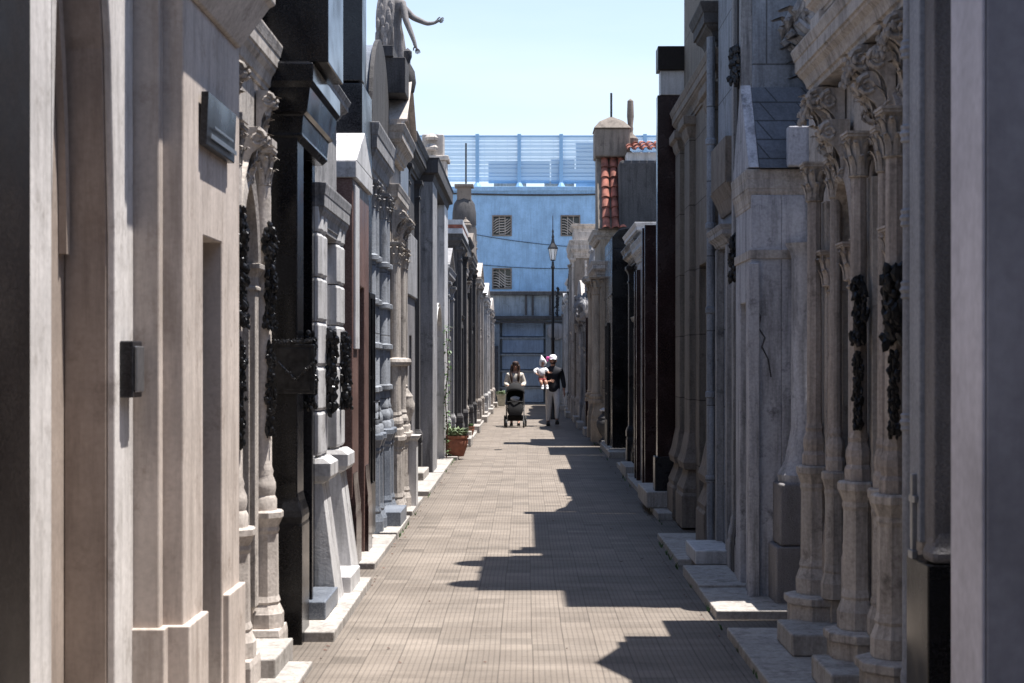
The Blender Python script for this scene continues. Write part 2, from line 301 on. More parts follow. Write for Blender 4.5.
class Side:
    """draws on one side of the alley: d is how far a point stands out from the front plane X, y runs along the alley"""
    def __init__(s, side, X): s.s = side; s.X = X
    def x(s, d): return s.s*(s.X-d)
    def box(s, mb, d0, d1, y0, y1, z0, z1): mb.box(s.x(d0), s.x(d1), y0, y1, z0, z1); return mb
    def mould(s, mb, prof, y0, y1, z, h, p, back=-.4, d=0):
        rings = []
        for zz, dd in prof:
            q = dd*p
            rings.append([(s.x(back), y0-q, z+zz*h), (s.x(d+q), y0-q, z+zz*h), (s.x(d+q), y1+q, z+zz*h), (s.x(back), y1+q, z+zz*h)])
        mb.loft(rings); return mb
    def arch(s, mb, y0, y1, z0, z1, a0, a1, spring, rise, d0, d1, seg=14, pointed=False):
        """wall y0..y1, z0..z1 with an arched opening a0..a1"""
        if a0 > y0: s.box(mb, d0, d1, y0, a0, z0, z1)
        if a1 < y1: s.box(mb, d0, d1, a1, y1, z0, z1)
        c = (a0+a1)/2; w = (a1-a0)/2; cur = []
        for i in range(seg+1):
            t = -1+2*i/seg
            if pointed: z = spring+rise*math.sqrt(max(0, 1-((abs(t)+.6)/1.6)**2))/math.sqrt(1-(.6/1.6)**2)
            else: z = spring+rise*math.sqrt(max(0, 1-t*t))
            cur.append((c+w*t, z))
        for (ya, za), (yb, zb) in zip(cur, cur[1:]):
            v = [(s.x(d0), ya, za), (s.x(d0), yb, zb), (s.x(d0), yb, z1), (s.x(d0), ya, z1), (s.x(d1), ya, za), (s.x(d1), yb, zb), (s.x(d1), yb, z1), (s.x(d1), ya, z1)]
            mb.add(v, [(0,1,2,3),(7,6,5,4),(0,4,5,1),(3,2,6,7)] + ([(0,3,7,4)] if a0 <= y0 and ya == cur[0][0] else []) + ([(1,5,6,2)] if a1 >= y1 and yb == cur[-1][0] else []))
        return cur
    def archband(s, mb, a0, a1, spring, rise, d0, d1, wdt, seg=16, pointed=False):
        c = (a0+a1)/2; w = (a1-a0)/2; rings = []
        for i in range(seg+1):
            t = math.cos(math.pi*i/seg)
            if pointed:
                z = rise*math.sqrt(max(0, 1-((abs(t)+.6)/1.6)**2))/math.sqrt(1-(.6/1.6)**2)
            else: z = rise*math.sqrt(max(0, 1-t*t))
            k = (w+wdt)/w
            p = (c-w*t, spring+z); q = (c-w*t*k, spring+z*k)
            rings.append([(s.x(d0), *p), (s.x(d1), *p), (s.x(d1*.75+d0*.25), (p[0]+q[0])/2, (p[1]+q[1])/2), (s.x(d1), *q), (s.x(d0), *q)])
        mb.loft(rings); return mb
    def wall(s, mb, y0, y1, z0, z1, a0, a1, b0, b1, d0, d1):
        """wall with a square opening a0..a1, b0..b1"""
        s.box(mb, d0, d1, y0, a0, z0, z1); s.box(mb, d0, d1, a1, y1, z0, z1)
        if b0 > z0+.001: s.box(mb, d0, d1, a0, a1, z0, b0)
        if b1 < z1-.001: s.box(mb, d0, d1, a0, a1, b1, z1)
        return mb
    def tri(s, mb, y0, y1, z, h, d0, d1):
        c = (y0+y1)/2
        mb.add([(s.x(d0), y0, z), (s.x(d0), y1, z), (s.x(d0), c, z+h), (s.x(d1), y0, z), (s.x(d1), y1, z), (s.x(d1), c, z+h)], [(0,1,2),(5,4,3),(0,3,4,1),(1,4,5,2),(2,5,3,0)])
    def rake(s, mb, y0, y1, z, h, d0, p, t=.07):
        """raking mouldings of a gable"""
        c = (y0+y1)/2
        for a, b in ((y0, c), (c, y1)):
            za, zb = (z, z+h) if a == y0 else (z+h, z)
            for k, (dd, tt) in enumerate(((p, t*.45), (p*.6, t))):
                o = 0 if k == 0 else -t*.55
                v = []
                for dx in (d0, dd):
                    v += [(s.x(dx), a, za+o), (s.x(dx), b, zb+o), (s.x(dx), b, zb+o+tt*.6), (s.x(dx), a, za+o+tt*.6)]
                mb.add(v, [(0,1,2,3),(7,6,5,4),(0,4,5,1),(1,5,6,2),(2,6,7,3),(3,7,4,0)])
    def seg(s, mb, y0, y1, z, h, d0, d1, n=12):
        """half-round gable"""
        c, w = (y0+y1)/2, (y1-y0)/2
        rings = [[(s.x(dd), c-w*math.cos(math.pi*i/n), z+h*math.sin(math.pi*i/n)) for i in range(n+1)] for dd in (d0, d1)]
        mb.loft(rings)
    def capital(s, mb, d, y, z, r, h, half=True):
        """corinthian capital: bell, two rows of leaves, volutes, abacus"""
        cx = s.x(d)
        mb.lathe([(r*.95, 0), (r*1.08, .03*h), (r*.98, .07*h), (r*.98, .5*h), (r*1.15, .8*h), (r*1.35, .88*h)], cx, y, 12, z0=z)
        for row, (zz, ll, rr) in enumerate(((.05, .42, 1.0), (.3, .48, 1.04))):
            for k in range(8):
                a = (k+.5*row)*math.pi/4; u = Vector((math.cos(a), math.sin(a), 0))
                mb.leafy((cx+u.x*r*rr, y+u.y*r*rr, z+zz*h), u, (0, 0, 1), ll*h, r*.72)
        for k in range(4):
            a = math.pi/4+k*math.pi/2; u = Vector((math.cos(a), math.sin(a), 0))
            spiral(mb, (cx+u.x*r*1.4, y+u.y*r*1.4, z+.76*h), u, r*.34)
        q = r*1.45; mb.box(cx-q, cx+q, y-q, y+q, z+.88*h, z+.94*h); q *= 1.08; mb.box(cx-q, cx+q, y-q, y+q, z+.943*h, z+h)
    def column(s, mb, d, y, z0, z1, r, seg=20, rings=(), flute=False):
        cx = s.x(d); H = z1-z0
        mb.lathe([(r*1.35, 0), (r*1.35, .05), (r*1.2, .06), (r*1.32, .085), (r*1.2, .11), (r*1.05, .12), (r*1.12, .14), (r, .16), (r, H*.4), (r*.88, H)], cx, y, seg, z0=z0)
        for z in rings: mb.lathe([(r*.9, -.04), (r*1.3, -.03), (r*1.15, -.015), (r*1.45, 0), (r*1.15, .015), (r*1.3, .03), (r*.9, .04)], cx, y, seg, z0=z)
    def urn(s, mb, d, y, z, h, r):
        mb.lathe([(r*.7, 0), (r*.7, .06*h), (r*.3, .12*h), (r*.25, .2*h), (r*.6, .3*h), (r, .5*h), (r*1.05, .62*h), (r*.8, .72*h), (r*.85, .76*h), (r*.5, .84*h), (r*.18, .92*h), (r*.22, .96*h), (.001, h)], s.x(d), y, 14, z0=z)
    def cross(s, mb, d, y, z, h, t=.03):
        s.box(mb, d-t, d+t, y-t, y+t, z, z+h); s.box(mb, d-t*.9, d+t*.9, y-h*.3, y-t-.001, z+h*.62, z+h*.62+2*t); s.box(mb, d-t*.9, d+t*.9, y+t+.001, y+h*.3, z+h*.62, z+h*.62+2*t)
def garland(mb, pts, r, n, sp=.03):
    """cast bronze leaves and berries crowded along a line"""
    pts = [Vector(p) for p in pts]
    mb.tube(pts, r*.35, 6); n = int(n*2.2)
    for k in range(n):
        t = k/(n-1)*(len(pts)-1); i = min(int(t), len(pts)-2); p = pts[i].lerp(pts[i+1], t-i)
        w = r*(.45+.4*abs(math.sin(2.5*math.pi*k/(n-1))))
        mb.blob(p+Vector((rnd(-w, w)*.8, rnd(-w, w)*.9, rnd(-w, w)*.6)), rnd(.2, .36)*r, (1, .4, 1.5), 1, .32)
    return mb

# ---------------------------------------------------------------- a whole mausoleum from its measures
def panel_door(sd, t, y0, y1, z0, z1, d, mat, style='iron'):
    mb = MB(); c = (y0+y1)/2
    fr = .05
    if style == 'iron':
        sd.box(mb, d-.04, d, y0, y0+fr, z0, z1); sd.box(mb, d-.04, d, y1-fr, y1, z0, z1); sd.box(mb, d-.04, d, y0+fr+.001, y1-fr-.001, z1-fr, z1-.001); sd.box(mb, d-.04, d, y0+fr+.001, y1-fr-.001, z0+.001, z0+.45)
        sd.box(mb, d-.04, d+.004, c-.025, c+.025, z0+.451, z1-fr-.001)
        n = max(3, int((y1-y0)/.09))
        for k in range(1, n):
            y = y0+(y1-y0)*k/n
            if abs(y-c) > .03: mb.tube([(sd.x(d-.02), y, z0+.44), (sd.x(d-.02), y, z1-fr)], .008, 6)
        for z in (z0+.9, z0+1.35):
            if z < z1-.2: sd.box(mb, d-.03, d-.008, y0+fr, c-.026, z, z+.03); sd.box(mb, d-.03, d-.008, c+.026, y1-fr, z, z+.03)
    else:
        sd.box(mb, d-.04, d, y0, y1, z0, z1)
        for a, b in ((y0+.05, c-.03), (c+.03, y1-.05)):
            H = z1-z0
            for p, q in ((.06, .36), (.42, .9)): sd.box(mb, d+.001, d+.018, a, b, z0+p*H, z0+q*H); sd.box(mb, d+.018, d+.03, a+.04, b-.04, z0+p*H+.05, z0+q*H-.05)
    o = mb.build('door', mat, t, bevel=.004)
    h = MB(); h.tube([(sd.x(d+.0), c+.06, z0+1.0), (sd.x(d+.05), c+.06, z0+1.0), (sd.x(d+.05), c+.06, z0+1.15), (sd.x(d), c+.06, z0+1.15)], .009, 8); h.build('handle', 'bronze', o, smooth=True)
    if style == 'iron':
        g = MB(); sd.box(g, d-.08, d-.06, y0+.02, y1-.02, z0+.01, z1-.01); g.build('pane', 'glass', o)
    return o
def mausoleum(side, X, y0, y1, H, label, wall='grey', trim=None, top='flat', door='iron', doormat='iron', pil=True, frame=None, depth=2.2, th=.5, step=True, stepmat='slab', plinth=.5, finial=None, cap='plain', cp=.14, ch=.24, panel=False, proj=.07, group='mausoleums along the alley', opening=True, plaque=None, bev=.005):
    trim = trim or wall; sd = Side(side, X); c = (y0+y1)/2; w = y1-y0
    t = thing('mausoleum', (sd.x(-.5), c, 0), label, 'mausoleum', group)
    dw = min(.42*w, .9); a0, a1 = c-dw/2, c+dw/2; dh = min(H*.62, 2.25)
    body = MB(); sd.box(body, -depth, -.26, y0, y1, 0, H-ch*.5)
    if opening: sd.wall(body, y0, y1, 0, H-ch*.5, a0, a1, 0, dh, -.26, 0)
    else: sd.box(body, -.261, 0, y0, y1, 0, H-ch*.5)
    body.build('wall', wall, t, bevel=bev)
    if opening:
        panel_door(sd, t, a0+.002, a1-.002, .02, dh-.002, -.14, doormat, door)
        f = MB(); fw = .07
        sd.box(f, -.02, .035, a0-fw, a0, 0, dh+fw); sd.box(f, -.02, .035, a1, a1+fw, 0, dh+fw); sd.box(f, -.02, .034, a0+.001, a1-.001, dh, dh+fw-.002); sd.mould(f, CORN, a0-fw, a1+fw, dh+fw+.06, .1, .06, 0)
        f.build('door_frame', frame or trim, t, bevel=bev)
    if plinth:
        for ya, yb in (((y0-.01, a0-.08), (a1+.08, y1+.01)) if opening else ((y0-.01, y1+.01),)):
            p = MB(); sd.mould(p, BASE, ya+.04, yb-.04, 0, plinth, .05, -.2, .0); p.build('plinth', trim, t, bevel=bev)
    if pil:
        pw = min(.2, w*.11)
        for ya in (y0+.03, y1-.03-pw):
            p = MB(); zb = plinth+.001; zt = H-ch-.25
            sd.box(p, -.05, proj, ya, ya+pw, zb, zt)
            sd.mould(p, BASE, ya, ya+pw, zb, .16, .035, -.04, proj)
            if cap == 'plain': sd.mould(p, CAPP, ya, ya+pw, zt, .25, .05, -.04, proj-.005)
            else: sd.capital(p, proj*.2, ya+pw/2, zt, pw*.5, .25)
            if panel: sd.box(p, proj-.001, proj+.015, ya+pw*.25, ya+pw*.75, zb+.3, zt-.15)
            sd.mould(p, [(0, 1), (.9, 1), (1, .6)], ya, ya+pw, .001, plinth, .03, -.04, proj)
            p.build('pilaster', trim, t, bevel=bev)
    k = MB(); sd.mould(k, CORN, y0-.01, y1+.01, H-ch, ch, cp, -depth+.1); k.build('cornice', trim, t, bevel=bev)
    if top == 'gable':
        g = MB(); sd.tri(g, y0+.02, y1-.02, H+.001, th, -depth+.15, .02); sd.rake(g, y0-.03, y1+.03, H+.03, th, -.25, cp, .09); g.build('gable', trim, t, bevel=bev)
    elif top == 'setback':
        g = MB(); sd.box(g, -depth+.05, -.8, y0+.1, y1-.1, H+.001, H+th-.2); sd.mould(g, CORN, y0+.1, y1-.1, H+th-.2, .2, .1, -depth+.05, -.8); g.build('attic', trim, t, bevel=bev)
    elif top == 'round':
        g = MB(); sd.seg(g, y0+.02, y1-.02, H+.001, th, -.5, .02); sd.seg(g, y0-.02, y1+.02, H+.03, th+.05, -.2, cp*.7); g.build('gable', trim, t, bevel=bev)
    elif top == 'attic':
        g = MB(); sd.box(g, -depth+.2, -.03, y0+.06, y1-.06, H+.001, H+th-.1); sd.mould(g, CORN, y0+.06, y1-.06, H+th-.1, .1, .06, -depth+.2, -.03); g.build('attic', trim, t, bevel=bev)
    elif top == 'block':
        g = MB(); sd.box(g, -1, -.01, c-.25*w, c+.25*w, H+.001, H+th*.8); sd.mould(g, CORN, c-.25*w, c+.25*w, H+th*.8, .12, .07, -1, -.01); sd.box(g, -.6, -.1, y0+.04, y0+.18, H+.001, H+th*.5); sd.box(g, -.6, -.1, y1-.18, y1-.04, H+.001, H+th*.5); g.build('attic', trim, t, bevel=bev)
    zt = H+(th if top not in ('flat', 'setback') else 0)
    if finial == 'cross': f = MB(); sd.box(f, -.2, -.04, c-.08, c+.08, zt-.03, zt+.1); sd.cross(f, -.12, c, zt+.1, .5); f.build('cross', trim, t, bevel=.004)
    if finial == 'urn': f = MB(); sd.urn(f, -.15, c, zt-.02, .5, .14); f.build('urn', trim, t, smooth=True)
    if finial == 'spike': f = MB(); f.lathe([(.05, 0), (.05, .1), (.02, .14), (.02, .6), (.035, .64), (.001, .75)], sd.x(-.15), c, 10, z0=zt-.01); f.build('finial', 'iron', t, smooth=True)
    if finial == 'figure':
        f = MB(); x, y = sd.x(-.2), c
        f.lathe([(.16, 0), (.16, .08), (.12, .1)], x, y, 4, .5, z0=zt-.02)
        f.lathe([(.13, 0), (.14, .1), (.11, .35), (.09, .5), (.125, .62), (.11, .7), (.045, .74), (.04, .77), (.065, .82), (.07, .87), (.05, .93), (.001, .95)], x, y, 14, z0=zt+.08)
        f.tube([(x, y-.1, zt+.75), (x-side*.05, y-.17, zt+.6), (x-side*.13, y-.1, zt+.55)], [.04, .035, .025]); f.tube([(x, y+.1, zt+.75), (x-side*.05, y+.17, zt+.6), (x-side*.1, y+.22, zt+.8)], [.04, .035, .025])
        f.build('figure', trim, t, smooth=True)
    if step: 
        f = MB(); sd.box(f, 0.052, .22, a0-.12, a1+.12, 0.001, .16); f.build('step', stepmat, t, bevel=.01)
    if plaque:
        for (py, pz, pw_, ph) in plaque:
            f = MB(); sd.box(f, .002, .02, py-pw_/2, py+pw_/2, pz-ph/2, pz+ph/2); f.build('plaque', random.choice(['bronze', 'white', 'black2']), t, bevel=.003)
    return t, sd
# ================================================================ GROUND
GZ = 0
g = MB(); g.add([(-900, -300, -.03), (900, -300, -.03), (900, 1500, -.03), (-900, 1500, -.03)], [(0, 1, 2, 3)]); g.build('ground', 'slab', kind='structure')
g = MB(); g.add([(-1.9, -9, 0), (2.2, -9, 0), (2.2, 57.5, 0), (-1.9, 57.5, 0)], [(0, 1, 2, 3)])
# let the paving sag and rise a little
g.build('path', 'tiles', kind='structure')
def pave(side, xi, y0, y1, h, xo=2.0, tw=0):
    m = MB(); a = side*xi; b = side*xo
    v = [(a, y0, 0.0), (b, y0, 0.0), (b, y1, 0.0), (a+side*tw, y1, 0.0)]
    m.add([(x, y, -.01) for x, y, z in v]+[(x, y, h) for x, y, z in v], [(0,1,2,3),(4,5,6,7),(0,1,5,4),(1,2,6,5),(2,3,7,6),(3,0,4,7)])
    m.build('pavement', 'slab', kind='structure', bevel=.008, base=((a+b)/2, (y0+y1)/2, 0))
for a in [(1.10, 3.5, 7.85, .035, 2, .01), (1.09, 8.57, 10.75, .06, 2, .01), (1.157, 11.57, 13.5, .05), (1.15, 13.54, 15.0, .065), (1.17, 15.6, 17.3, .05), (1.14, 17.9, 20.9, .06), (1.16, 21.3, 24.3, .04), (1.10, 24.35, 27.9, .06), (1.07, 28.1, 33.5, .05), (1.08, 33.6, 39.8, .06), (1.05, 40, 47, .05), (1.06, 47.1, 55, .06)]: pave(-1, *a)
for a in [(1.18, 3.5, 6.2, .05), (1.175, 6.23, 8.73, .055), (1.185, 9.3, 10.25, .06), (1.185, 10.255, 11.27, .075), (1.20, 11.8, 13.6, .05), (1.345, 15.2, 17.6, .07, 2.2), (1.38, 17.61, 20.2, .06, 2.2), (1.40, 20.21, 22.9, .07, 2.2), (1.40, 25.0, 28.0, .10), (1.44, 28.1, 31.5, .06), (1.46, 32, 37, .06), (1.46, 37.2, 44, .05), (1.42, 44.2, 50, .06), (1.40, 50.1, 55, .05)]: pave(1, *a)

# ================================================================ LEFT SIDE, from the camera outwards
G = 'mausoleums on the left side of the alley'
def maus(side, X, y, label, grp=G):
    return thing('mausoleum', (side*(X+.5), y, 0), label, 'mausoleum', grp), Side(side, X)
# dark end wall at the very edge of the frame
t, sd = maus(-1, 1.5, 4.0, 'dark brown granite mausoleum cut off by the left edge of the photo')
m = MB(); sd.box(m, -2.2, 0, 3.2, 4.555, 0, 4.8); m.build('wall', 'darkbrown', t, bevel=.008)
m = MB(); sd.mould(m, BASE, 3.24, 4.5, 0, .4, .04, -1, 0); m.build('plinth', 'darkbrown', t, bevel=.006)
# pale plaster tomb with tall pointed niche
t, sd = maus(-1, 1.53, 5.2, 'pale plastered mausoleum with a tall pointed arch niche, nearest complete one on the left')
m = MB(); sd.arch(m, 4.565, 5.86, 0, 5.0, 4.85, 5.60, 2.05, 1.6, -.03, 0, pointed=True); m.build('wall', 'pale', t, bevel=.006)
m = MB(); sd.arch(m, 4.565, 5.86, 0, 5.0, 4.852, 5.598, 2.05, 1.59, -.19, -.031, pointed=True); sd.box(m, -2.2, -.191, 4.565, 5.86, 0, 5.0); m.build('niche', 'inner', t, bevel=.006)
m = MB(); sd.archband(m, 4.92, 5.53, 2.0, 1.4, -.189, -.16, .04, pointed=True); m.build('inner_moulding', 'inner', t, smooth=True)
for a, b in ((4.6, 4.835), (5.615, 5.85)): m = MB(); sd.box(m, .001, .012, a, b, 0, .3); m.build('plinth', 'pale', t, bevel=.004)
t2 = thing('letter_plate', (sd.x(0), 5.72, 1.58), 'small black metal box fixed to the pale wall beside the pointed niche', 'wall box')
m = MB(); sd.box(m, 0, .05, 5.66, 5.80, 1.465, 1.68); m.build('case', 'black2', t2, bevel=.005)
m = MB(); sd.box(m, .051, .062, 5.675, 5.785, 1.485, 1.66); m.build('face_plate', 'chrome', t2, bevel=.004)
# beige tomb with plaque
t, sd = maus(-1, 1.35, 6.5, 'smooth beige mausoleum with a narrow deep doorway and a dark plaque high on its wall')
m = MB(); sd.wall(m, 5.93, 7.09, 0, 3.9, 6.29, 6.69, 0, 2.13, -.35, 0); sd.box(m, -2, -.351, 5.93, 7.09, 0, 3.9); sd.box(m, -2, -.08, 5.865, 5.929, 0, 3.895); m.build('wall', 'beige', t, bevel=.007)
for a, b, q in ((5.91, 6.27, .028), (6.71, 7.10, .028), (5.84, 5.909, -.055)): m = MB(); sd.box(m, -.3, q, a, b, 0, .56); m.build('plinth', 'beige', t, bevel=.006)
m = MB(); sd.mould(m, [(0, 0), (.0, .12), (.1, .3), (.42, .85), (.46, 1), (.8, 1), (.85, 1.2), (1, 1.2)], 5.93, 7.0, 3.07, .5, .16, -2); m.build('cornice', 'cream', t, bevel=.006)
panel_door(sd, t, 6.31, 6.67, .02, 2.1, -.26, 'bronze', 'panel')
t2 = thing('wall_plaque', (sd.x(0), 6.53, 2.6), 'dark polished plaque high on the beige wall above the narrow doorway', 'plaque')
m = MB()
v = [(sd.x(.003), 6.2, 2.5), (sd.x(.003), 6.80, 2.5), (sd.x(.012), 6.80, 2.72), (sd.x(.012), 6.2, 2.72)]
m.add(v+[(x-sd.s*.03, y, z) for x, y, z in v], [(0,1,2,3),(4,5,6,7),(0,1,5,4),(1,2,6,5),(2,3,7,6),(3,0,4,7)]); m.build('slab', 'black2', t2, bevel=.003)
m = MB(); sd.box(m, .0455, .049, 6.23, 6.77, 2.53, 2.55); sd.box(m, .0455, .049, 6.3, 6.7, 2.58, 2.59); m.build('rule', 'chrome', t2)

def console(sd, mb, d, y, z, h, w, p):
    """scroll bracket with an acanthus leaf"""
    pr = [(0, 0), (.25*p, .03*h), (.38*p, .12*h), (.3*p, .25*h), (.32*p, .4*h), (.5*p, .55*h), (.85*p, .68*h), (1.0*p, .8*h), (.97*p, .93*h), (.8*p, h), (0, h)]
    rings = [[(sd.x(d+a), yy, z+b) for a, b in pr] for yy in (y-w/2, y-w*.46, y+w*.46, y+w/2)]
    mb.loft(rings)
    for yy in (y-w*.5, y+w*.5): spiral(mb, (sd.x(d+.72*p), yy, z+.80*h), (-sd.s, 0, 0), .15*h); spiral(mb, (sd.x(d+.24*p), yy, z+.13*h), (-sd.s, 0, 0), .09*h)
    for k, zz in enumerate((.15, .38, .6)): mb.leafy((sd.x(d+(.34+.2*k)*p), y, z+zz*h), (-sd.s, 0, 0), (0, 0, 1), h*.3, w*.8, 1)
    for k in range(5): mb.leafy((sd.x(d+(.34+.1*k)*p), y+rnd(-.3, .3)*w, z+(.1+.13*k)*h), (-sd.s, rnd(-.8, .8), 0), (0, 0, 1), h*.22, w*.45, 1)
def oct_pedestal(sd, mb, d, y, z0, z1, r):
    H = z1-z0
    mb.lathe([(r*1.35, 0), (r*1.35, .12*H), (r*1.3, .13*H), (r*1.05, .2*H), (r*1.12, .22*H), (r, .27*H), (r*.96, .8*H), (r*1.05, .83*H), (r*1.0, .86*H), (r*1.25, .93*H), (r*1.32, .94*H), (r*1.32, .985*H), (r*1.2, H)], sd.x(d), y, 8, .5, z0=z0)
def shaft(sd, mb, d, y, z0, z1, r, seg=16):
    H = z1-z0
    mb.lathe([(r*1.6, 0), (r*1.6, .06), (r*1.35, .08), (r*1.5, .12), (r*1.45, .15), (r*1.1, .19), (r*1.2, .21), (r, .24), (r*.9, H)], sd.x(d), y, seg, z0=z0)

# ornate stone tomb
t, sd = maus(-1, 1.456, 7.8, 'ornate pale stone mausoleum with engaged columns and hanging bronze garlands on the left')
m = MB(); sd.arch(m, 7.105, 8.44, 0, 3.15, 7.48, 7.92, 2.07, .45, -.2, 0, pointed=True); sd.box(m, -2, -.201, 7.105, 8.44, 0, 3.15); m.build('wall', 'ornate', t, bevel=.004)
m = MB(); sd.archband(m, 7.48, 7.92, 2.07, .45, 0, .05, .07, pointed=True); console(sd, m, .0, 7.7, 2.5, .3, .11, .13); m.build('arch_moulding', 'ornate', t, bevel=.003)
for y in (7.42, 7.98):
    m = MB(); sd.box(m, -.02, .03, y-.05, y+.05, .3, 2.0); sd.mould(m, CAPP, y-.05, y+.05, 1.98, .14, .03, -.02, .03); m.build('jamb', 'ornate', t, bevel=.003)
panel_door(sd, t, 7.49, 7.91, .05, 2.07, -.12, 'bronze', 'iron')
for y in (7.28, 8.12):
    m = MB(); sd.mould(m, [(0, 1), (.8, 1), (1, .7)], y-.12, y+.12, 0, .17, .02, -.1, .13); oct_pedestal(sd, m, .045, y, .17, .80, .08); m.build('pedestal', 'cream', t, bevel=.003)
    m = MB(); shaft(sd, m, .04, y, .8, 2.55, .046); m.build('column', 'cream', t, smooth=True)
    m = MB(); sd.capital(m, .04, y, 2.55, .042, .2); sd.mould(m, [(0, .2), (.3, 1), (1, 1)], y-.06, y+.06, 2.75, .05, .02, -.02, .08); console(sd, m, .01, y, 2.80, .26, .12, .09); m.build('capital', 'ornate', t)
    x = sd.x(.085); m = MB(); garland(m, [(x, y-.04, 2.33), (x, y-.04, 1.78)], .05, 90); m.build('garland', 'bronze', t); m = MB(); garland(m, [(x, y-.04, 1.70), (x, y-.04, 1.2)], .038, 60); m.build('garland', 'bronze', t)
m = MB(); sd.mould(m, CORN, 7.12, 8.42, 3.11, .28, .07, -2); sd.box(m, -2, -.02, 7.14, 8.4, 3.39, 3.75); sd.mould(m, CORN, 7.14, 8.4, 3.751, .2, .06, -2, -.02); m.build('entablature', 'ornate', t, bevel=.004)
m = MB(); sd.box(m, .02, .22, 7.42, 8.0, 0, .13); m.build('step', 'slab', t, bevel=.008)

# black granite tomb
t, sd = maus(-1, 1.29, 8.95, 'tall black granite mausoleum with an overhanging cornice beside the rusticated pale one')
m = MB(); sd.box(m, -2, 0.0, 8.5, 8.74, 0, 3.0); sd.box(m, -2, -.18, 8.741, 9.58, 0, 3.0); sd.box(m, -.17, -.05, 9.45, 9.58, 0, 2.9); m.build('wall', 'black', t, bevel=.006)
m = MB(); sd.mould(m, [(0, 1), (.78, 1), (.8, .9), (.84, 1.0), (.88, .8), (.94, .3), (1, 0)], 8.505, 8.735, 0, .86, .03, -.3, 0); m.build('plinth', 'black', t, bevel=.006)
m = MB(); sd.mould(m, [(0, 0), (.1, .3), (.15, .25), (.45, .35), (.5, .6), (.9, .8), (1, 1), (1.3, 1), (1.35, .7)], 8.52, 9.56, 2.85, .33, .10, -2); sd.box(m, -2, .175, 8.505, 9.2, 3.30, 4.6); sd.box(m, -2, -.0, 9.201, 9.58, 3.30, 4.6); m.build('attic', 'black', t, bevel=.006)
panel_door(sd, t, 8.78, 9.4, .12, 2.3, -.15, 'bronze', 'panel')
m = MB(); sd.box(m, -.12, .01, 9.02, 9.07, .08, 1.42); sd.box(m, -.12, -.03, 9.2, 9.25, .08, 1.42); m.build('door_leaf', 'black2', t, bevel=.004)
m = MB(); sd.box(m, -.1, .10, 8.95, 9.55, .062, .17); m.build('step', 'bluegrey', t, bevel=.008)
t2 = thing('bronze_plaque', (sd.x(0), 8.47, 1.55), 'large black bronze relief plaque fixed to the black granite pillar', 'plaque')
m = MB(); sd.box(m, -.13, .10, 8.46, 8.499, 1.42, 1.70); sd.box(m, -.11, .08, 8.45, 8.459, 1.44, 1.68); m.build('plate', 'bronze', t2, bevel=.006)
m = MB(); garland(m, [(sd.x(-.12), 8.45, 1.71), (sd.x(.09), 8.45, 1.72)], .022, 50); m.build('crest', 'bronze', t2); m = MB(); garland(m, [(sd.x(-.1), 8.445, 1.6), (sd.x(0), 8.44, 1.5), (sd.x(.1), 8.445, 1.6)], .02, 30); m.build('relief', 'bronze', t2)
t2 = thing('bronze_wreath', (sd.x(.05), 8.76, 1.55), 'black bronze garland hanging on the edge of the black granite pillar', 'garland')
m = MB(); garland(m, [(sd.x(.03), 8.80, 1.76), (sd.x(.04), 8.80, 1.5), (sd.x(.03), 8.80, 1.34)], .045, 90); m.build('leaves', 'bronze', t2)

# rusticated pale tomb
t, sd = maus(-1, 1.36, 10.25, 'pale mausoleum with rounded rusticated blocks and battered buttress feet')
m = MB(); sd.wall(m, 9.62, 10.95, 0, 3.1, 10.05, 10.5, 0, 2.2, -.2, -.03); sd.box(m, -2, -.201, 9.62, 10.95, 0, 3.1); m.build('wall', 'white', t, bevel=.005)
panel_door(sd, t, 10.06, 10.49, .1, 2.2, -.1, 'iron', 'iron')
for y in (9.68, 9.86, 10.62, 10.82):
    m = MB(); z = 1.0
    while z < 2.45:
        rr = []; 
        for zz, q in ((0, -.012), (.02, 0), (.26, 0), (.28, -.012)):
            q += .055 
            rr.append([(sd.x(-.05), y-.075-q*.2, z+zz), (sd.x(q*.7), y-.075-q*.2, z+zz), (sd.x(q), y-.04, z+zz), (sd.x(q), y+.04, z+zz), (sd.x(q*.7), y+.075+q*.2, z+zz), (sd.x(-.05), y+.075+q*.2, z+zz)])
        m.loft(rr); z += .287
    m.build('rusticated_pilaster', 'white', t, bevel=.004)
    m = MB(); rr = [[(sd.x(-.05), y-w, z), (sd.x(q), y-w, z), (sd.x(q), y+w, z), (sd.x(-.05), y+w, z)] for z, q, w in ((0, .16, .1), (.05, .16, .1), (.82, .06, .07), (.84, .10, .09), (.87, .12, .1), (.95, .12, .1), (.985, .07, .085))]
    m.loft(rr); m.build('buttress', 'white', t, bevel=.004)
m = MB(); sd.mould(m, CORN, 9.64, 10.93, 2.45, .3, .05, -1.9, .03); m.build('entablature', 'grey', t, bevel=.004)
m = MB(); sd.box(m, -1.9, -.01, 9.66, 10.9, 2.75, 3.35); sd.mould(m, CORN, 9.66, 10.9, 3.35, .15, .08, -1.9, -.01); m.build('attic', 'grey', t, bevel=.004)
for y in (9.86, 10.62): m = MB(); garland(m, [(sd.x(.085), y, 1.8), (sd.x(.09), y, 1.28)], .06, 60); m.build('garland', 'bronze', t)
m = MB(); sd.box(m, .02, .2, 10.0, 10.55, .05, .17); m.build('step', 'white', t, bevel=.008)

